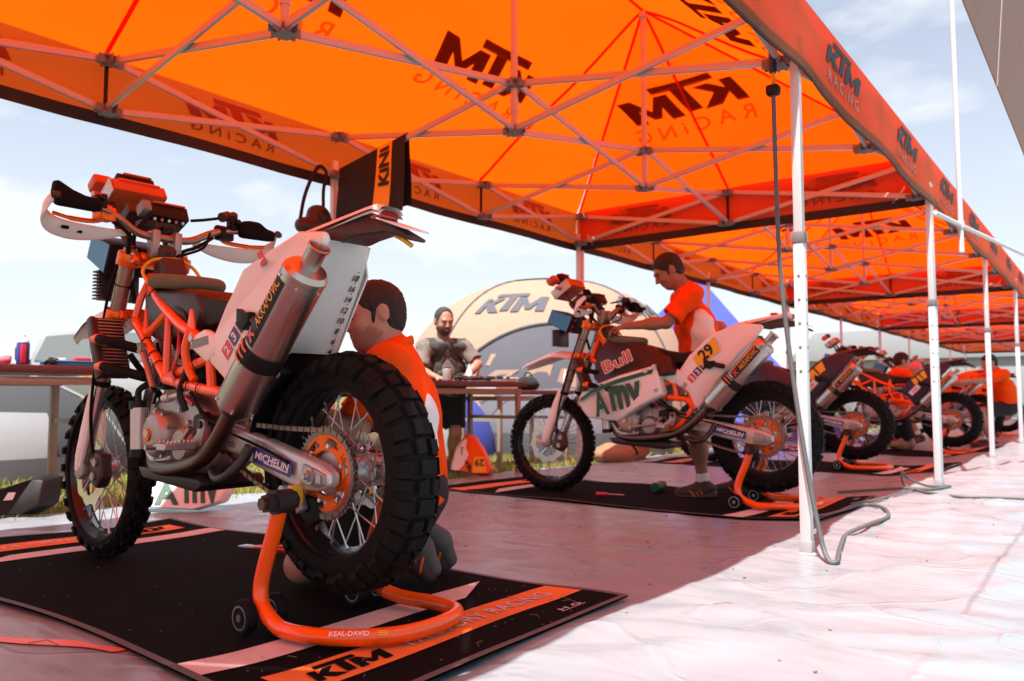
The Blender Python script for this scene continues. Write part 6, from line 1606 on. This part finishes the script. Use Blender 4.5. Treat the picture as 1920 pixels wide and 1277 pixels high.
# white awning tubes tied to the second front pole
t = thing('awning_pole', 'white awning tubes clamped together and tied to the second front pole', 'pole', (-1.04, 6.38, 0))
obj('brace_tube', G().tube([(.02, .03, 1.985), (.12, .52, 1.962), (.395, 1.77, 1.90), (1.0, 4.55, 1.765)], [.019, .017, .015, .013], 10), 'white powder coat', t)
obj('end_hook', G().tube(smooth_path([(.06, .22, 1.975), (.02, .05, 1.985), (-.01, .0, 1.96), (.0, -.03, 1.93)], 4), .013, 8), 'white powder coat', t)
obj('vertical_tube', G().cyl((.12, .52, 1.75), (.12, .52, 4.2), .019, n=12), 'white powder coat', t)
obj('clamp', G().box((.12, .52, 1.965), (.05, .05, .06)), 'white powder coat', t, bevel=.008)
obj('end_plug', G().cyl((.12, .52, 1.742), (.12, .52, 1.752), .020, n=12), 'grey sticker', t)

# grit and scraps on the white sheet
g = G(); r2 = random.Random(8)
for i in range(90):
    x, y = r2.uniform(-1.2, .2), r2.uniform(1.2, 7.5)
    if i > 60: x, y = r2.uniform(-3.9, -1.3), r2.uniform(2.4, 4.1)
    z = sheet_z(x, y) + .003; s_ = r2.uniform(.002, .006); a = r2.uniform(0, 6.3)
    g.box((x, y, z), (s_ * 2, s_, s_ * .7), Matrix.Rotation(a, 3, 'Z'))
for (x0, y0, x1, y1) in ((-2.62, .80, -2.50, .86), (-2.28, .90, -2.20, .94), (-1.0, 2.3, -.95, 2.36)):
    g.tube([(x0, y0, sheet_z(x0, y0) + .006), ((x0 + x1) / 2, (y0 + y1) / 2 + .01, sheet_z(x1, y1) + .014), (x1, y1, sheet_z(x1, y1) + .006)], .0014, 5)
o = obj('grit', g, 'kraft', kind='stuff'); o['label'] = 'specks of grit and twigs lying on the white sheet'

# ================================================================ board hanging at the upper right
t = thing('hanging_board', 'tan signboard hanging high in the upper right corner', 'signboard', (-.26, 3.65, 1.6))
Rb = Matrix.Rotation(math.atan(.083), 3, 'Y')
bd = obj('board', G().box((.083 * .36, 0, .36), (.004, 3.4, .72), Rb), 'tan board', t)
obj('seam', G().box((.083 * .36, -.87, .36), (.007, .018, .722), Rb), 'mat pink', bd)
for yy in (.6, 1.5): obj('cord', G().tube([(.083 * .70, yy, .70), (.083 * 3.0, yy, 3.0)], .002, 6), 'steel', t)
t = thing('reflection_strip', 'orange reflection painted as a strip on the plastic sheet at the lower left beside the mat', 'reflection', (-2.3, .9, 0))
obj('reflection', G().grid(lambda u, v: (lambda x, y: (x + 2.3, y - .9, sheet_z(x, y) + .004))(-2.75 + .70 * u, .70 + .30 * u + .045 * v + .01 * math.sin(u * 9)), 24, 2), 'orange tape', t, ang=60)  # orange reflection on the sheet, painted as a thin strip

# ================================================================ dome tents and vehicles behind
def dome_fn(R, H, p=.8):
    def f(az, el, k=1.0):
        """az 0 faces the camera side, el 0..1 from the ground to the top"""
        a = el * PI / 2; r = R * max(0, math.cos(a)) ** p * k
        return Vector((math.sin(az) * r, -math.cos(az) * r, H * math.sin(a) ** .95 * k))
    return f
def dome_tent(label, loc, R, H, cloth, face, panels, group='camping tents behind the paddock', ribs='grey fabric', p=.8):
    t = thing('dome_tent', label, 'tent', loc, face, group)
    f = dome_fn(R, H, p)
    obj('canopy', G().grid(lambda u, v: f(2 * PI * u, v * .999) + Vector((0, 0, 0)), 48, 20), cloth, t, ang=60)
    for i in range(4):
        az = PI / 4 + i * PI / 2
        obj('tent_pole', G().tube([f(az, v / 16, 1.004) for v in range(17)], .014, 6), ribs, t)
    for nm, fn, m in panels(f): obj(nm, fn, m, t, ang=60)
    return t
def face_cam(x, y): return math.atan2(-x, y) * 1.0     # turn local -y towards the camera
def arch(f, hw, top, bot=.02, k=1.010, n=26):
    """arched patch centred on az 0"""
    return G().grid(lambda u, v: (lambda a: f(a, bot + (top * math.sqrt(max(0, 1 - (a / hw) ** 2 * .985)) - bot) * v, k))((u * 2 - 1) * hw), n, 12)
def ktm_panels(f):
    def lm(az0, el0, sx, sy, k): return lambda u, v: f(az0 + u * sx, el0 + v * sy, k)
    return [('grey_panel', arch(f, .72, .44), 'grey fabric'), ('arch_trim', G().tube([f((i / 24 * 2 - 1) * .72, .44 * math.sqrt(max(0, 1 - ((i / 24 * 2 - 1)) ** 2 * .985)), 1.012) for i in range(25)], .025, 6), 'charcoal fabric'),
            ('logo_print', decal(ktm_shape(), lm(-.34, .575, .50, .42, 1.006), width=1.25, height=.30), 'grey fabric'),
            ('logo_print', decal(ktm_shape(), lm(.85, .575, .50, .42, 1.006), width=1.25, height=.30), 'grey fabric'),
            ('logo_print', decal(ktm_shape(), lm(-.06, .20, .40, .42, 1.016), width=2.9, height=.52), 'cream fabric'),
            ('top_cap', G().grid(lambda u, v: f(2 * PI * u, .86 + .139 * v, 1.008), 32, 5), 'grey fabric')]
c = (-8.0, 11.45); dome_tent('large cream dome tent with grey arched panel and black lettering behind the second motorcycle', (*c, -.1), 2.75, 2.75, 'cream fabric', face_cam(*c) + .06, ktm_panels)
def left_panels(f):
    return [('grey_panel', arch(f, .95, .80, k=1.010), 'charcoal fabric'), ('white_panel', G().grid(lambda u, v: f(-.85 + 1.35 * u, .10 + (.30 - .06 * u) * v, 1.024), 24, 6), 'white tent fabric'), ('base_band', G().grid(lambda u, v: f(-1.0 + 2.0 * u, .005 + .10 * v, 1.026), 20, 2), 'grey fabric'),
            ('trim', G().tube([f((i / 24 * 2 - 1) * .95, .80 * math.sqrt(max(0, 1 - ((i / 24 * 2 - 1)) ** 2 * .985)), 1.014) for i in range(25)], .018, 6), 'white tent fabric')]
c = (-8.75, 2.75); dome_tent('olive and grey dome tent with white mesh front behind the left table', (*c, -.05), 1.75, 1.02, 'olive fabric', face_cam(*c) - .10, left_panels)
def blue_panels(f):
    return [('white_panel', arch(f, .75, .78, .04, 1.012), 'white tent fabric'), ('trim', G().tube([f((i / 24 * 2 - 1) * .75, .78 * math.sqrt(max(0, 1 - ((i / 24 * 2 - 1)) ** 2 * .985)), 1.016) for i in range(25)], .03, 6), 'navy plastic')]
c = (-6.95, 7.0); dome_tent('blue dome tent with white front behind the dark red table', (*c, -.1), 1.05, .92, 'blue fabric', face_cam(*c) - .15, blue_panels)
# grey low tent behind the second motorcycle's front wheel
c = (-6.1, 9.1); dome_tent('low grey tent behind the front wheel of the motorcycle numbered 29', (*c, -.1), 1.5, .85, 'grey fabric', face_cam(*c), lambda f: [('base_band', G().grid(lambda u, v: f(-1.2 + 2.4 * u, .005 + .2 * v, 1.012), 20, 2), 'charcoal fabric')])

t = thing('pyramid_tent', 'blue pyramid tent with pink print behind the standing mechanic', 'tent', (-6.75, 15.0, -.13), 0.30, 'camping tents behind the paddock')
ap = Vector((0, 0, 3.25)); cs = [Vector((x * 2.9, y * 2.9, .0)) for x, y in ((-1, -1), (1, -1), (1, 1), (-1, 1))]
for i in range(4):
    a, b_ = cs[i], cs[(i + 1) % 4]
    obj('canopy_panel', G().grid(lambda u, v: a.lerp(b_, u).lerp(ap, v * .999) - Vector((0, 0, .20 * math.sin(PI * v) * (1 - .3 * math.cos(2 * PI * u)))), 12, 12), 'blue fabric', t, ang=60)
obj('mast', G().cyl((0, 0, 0), (0, 0, 3.3), .03), 'steel', t)
pn = cs[0].lerp(cs[1], .5)
obj('print', G().grid(lambda u, v: cs[0].lerp(cs[1], .62 + .12 * u).lerp(ap, .45 + .10 * v) + Vector((0, -.03, -.165)), 2, 2), 'pink print', t)

# white pickup beyond the left table
t = thing('pickup_truck', 'white pickup truck with faint orange logo beyond the left table', 'truck', (-13.6, 6.2, -.03), rad(37.5))
prof = [(-2.6, .55), (-2.6, 1.05), (-.62, 1.12), (-.45, 1.55), (-.25, 1.72), (1.25, 1.75), (1.4, 1.70), (1.45, 1.15), (2.6, 1.12), (2.65, .55)]
obj('body', G().prism(prof, -.85, .85), 'van white', t, bevel=.05)
obj('side_window', G().prism([(-.48, 1.22), (-.30, 1.60), (.38, 1.66), (.40, 1.22)], -.862, -.85), 'dark glass', t)
obj('side_window', G().prism([(.50, 1.22), (.50, 1.66), (1.20, 1.66), (1.28, 1.22)], -.862, -.85), 'dark glass', t)
obj('mirror', G().box((-.62, -.98, 1.32), (.10, .16, .22)), 'black plastic', t, bevel=.03)
obj('mirror_arm', G().cyl((-.55, -.85, 1.22), (-.60, -.95, 1.26), .02), 'black plastic', t)
obj('door_logo', decal(ktm_shape(), plane_map((.45, -.853, .98), (1, 0, 0), (0, 0, 1), .004), width=.34, height=.14), 'mat orange', t)
for x in (-1.75, 1.75):
    for s_ in (1, -1): obj('wheel', G().lathe([(.20, -.1), (.34, -.1), (.37, -.06), (.37, .06), (.34, .1), (.20, .1), (.1, .05)], (x, s_ * .78, .37), (0, s_, 0), 24), 'black rubber', t)

# white marquee closing the far end of the row
t = thing('marquee', 'white marquee wall at the far end beyond the last motorcycles', 'marquee', (-1.0, 34.0, -.15))
for i in range(4): obj('wall_panel', G().box((-7.5 + 5 * i, 0, 1.1), (4.98, .06, 2.2)), 'white tent fabric', t, bevel=.01)
obj('roof', G().prism([(-10.2, 2.2), (10.2, 2.2), (9.0, 3.4), (-9.0, 3.4)], -.2, 6.0), 'white tent fabric', t, bevel=.03)

# low trees along the horizon
mat('far foliage', (0.055, 0.075, 0.035), 0.9, 0, 0.4, 1.0)
mat('bark', (0.07, 0.05, 0.035), 0.9, 0, 0.3, 6)
g = G(); r2 = random.Random(3)
for i in range(60):
    a = rad(-10 + 100 * i / 59 + r2.uniform(-1, 1)); d = r2.uniform(150, 200); cx, cy, h = -math.sin(a) * d, math.cos(a) * d, r2.uniform(2.6, 5.0)
    g.tube([(cx, cy, -.2), (cx, cy, h * .5)], [.2, .1], 5)
    for k in range(160):
        b_ = r2.uniform(0, 2 * PI); rr_ = h * .9 * math.sqrt(r2.random()); z = h * (.15 + .85 * r2.random()); s_ = h * .08 * r2.uniform(.6, 1.6)
        rr_ *= max(.2, 1 - ((z / h - .5) / .55) ** 2) ** .5
        c_ = Vector((cx + math.cos(b_) * rr_, cy + math.sin(b_) * rr_, z)); n_ = Vector((r2.gauss(0, 1), r2.gauss(0, 1), r2.gauss(0, 1))).normalized(); u = n_.orthogonal().normalized(); w = n_.cross(u)
        g.add([c_ + u * s_, c_ + w * s_ * .7, c_ - u * s_, c_ - w * s_ * .7], [(0, 1, 2, 3)])
o = obj('tree_line', g, 'far foliage', kind='stuff'); o['label'] = 'low dark line of trees on the far horizon'
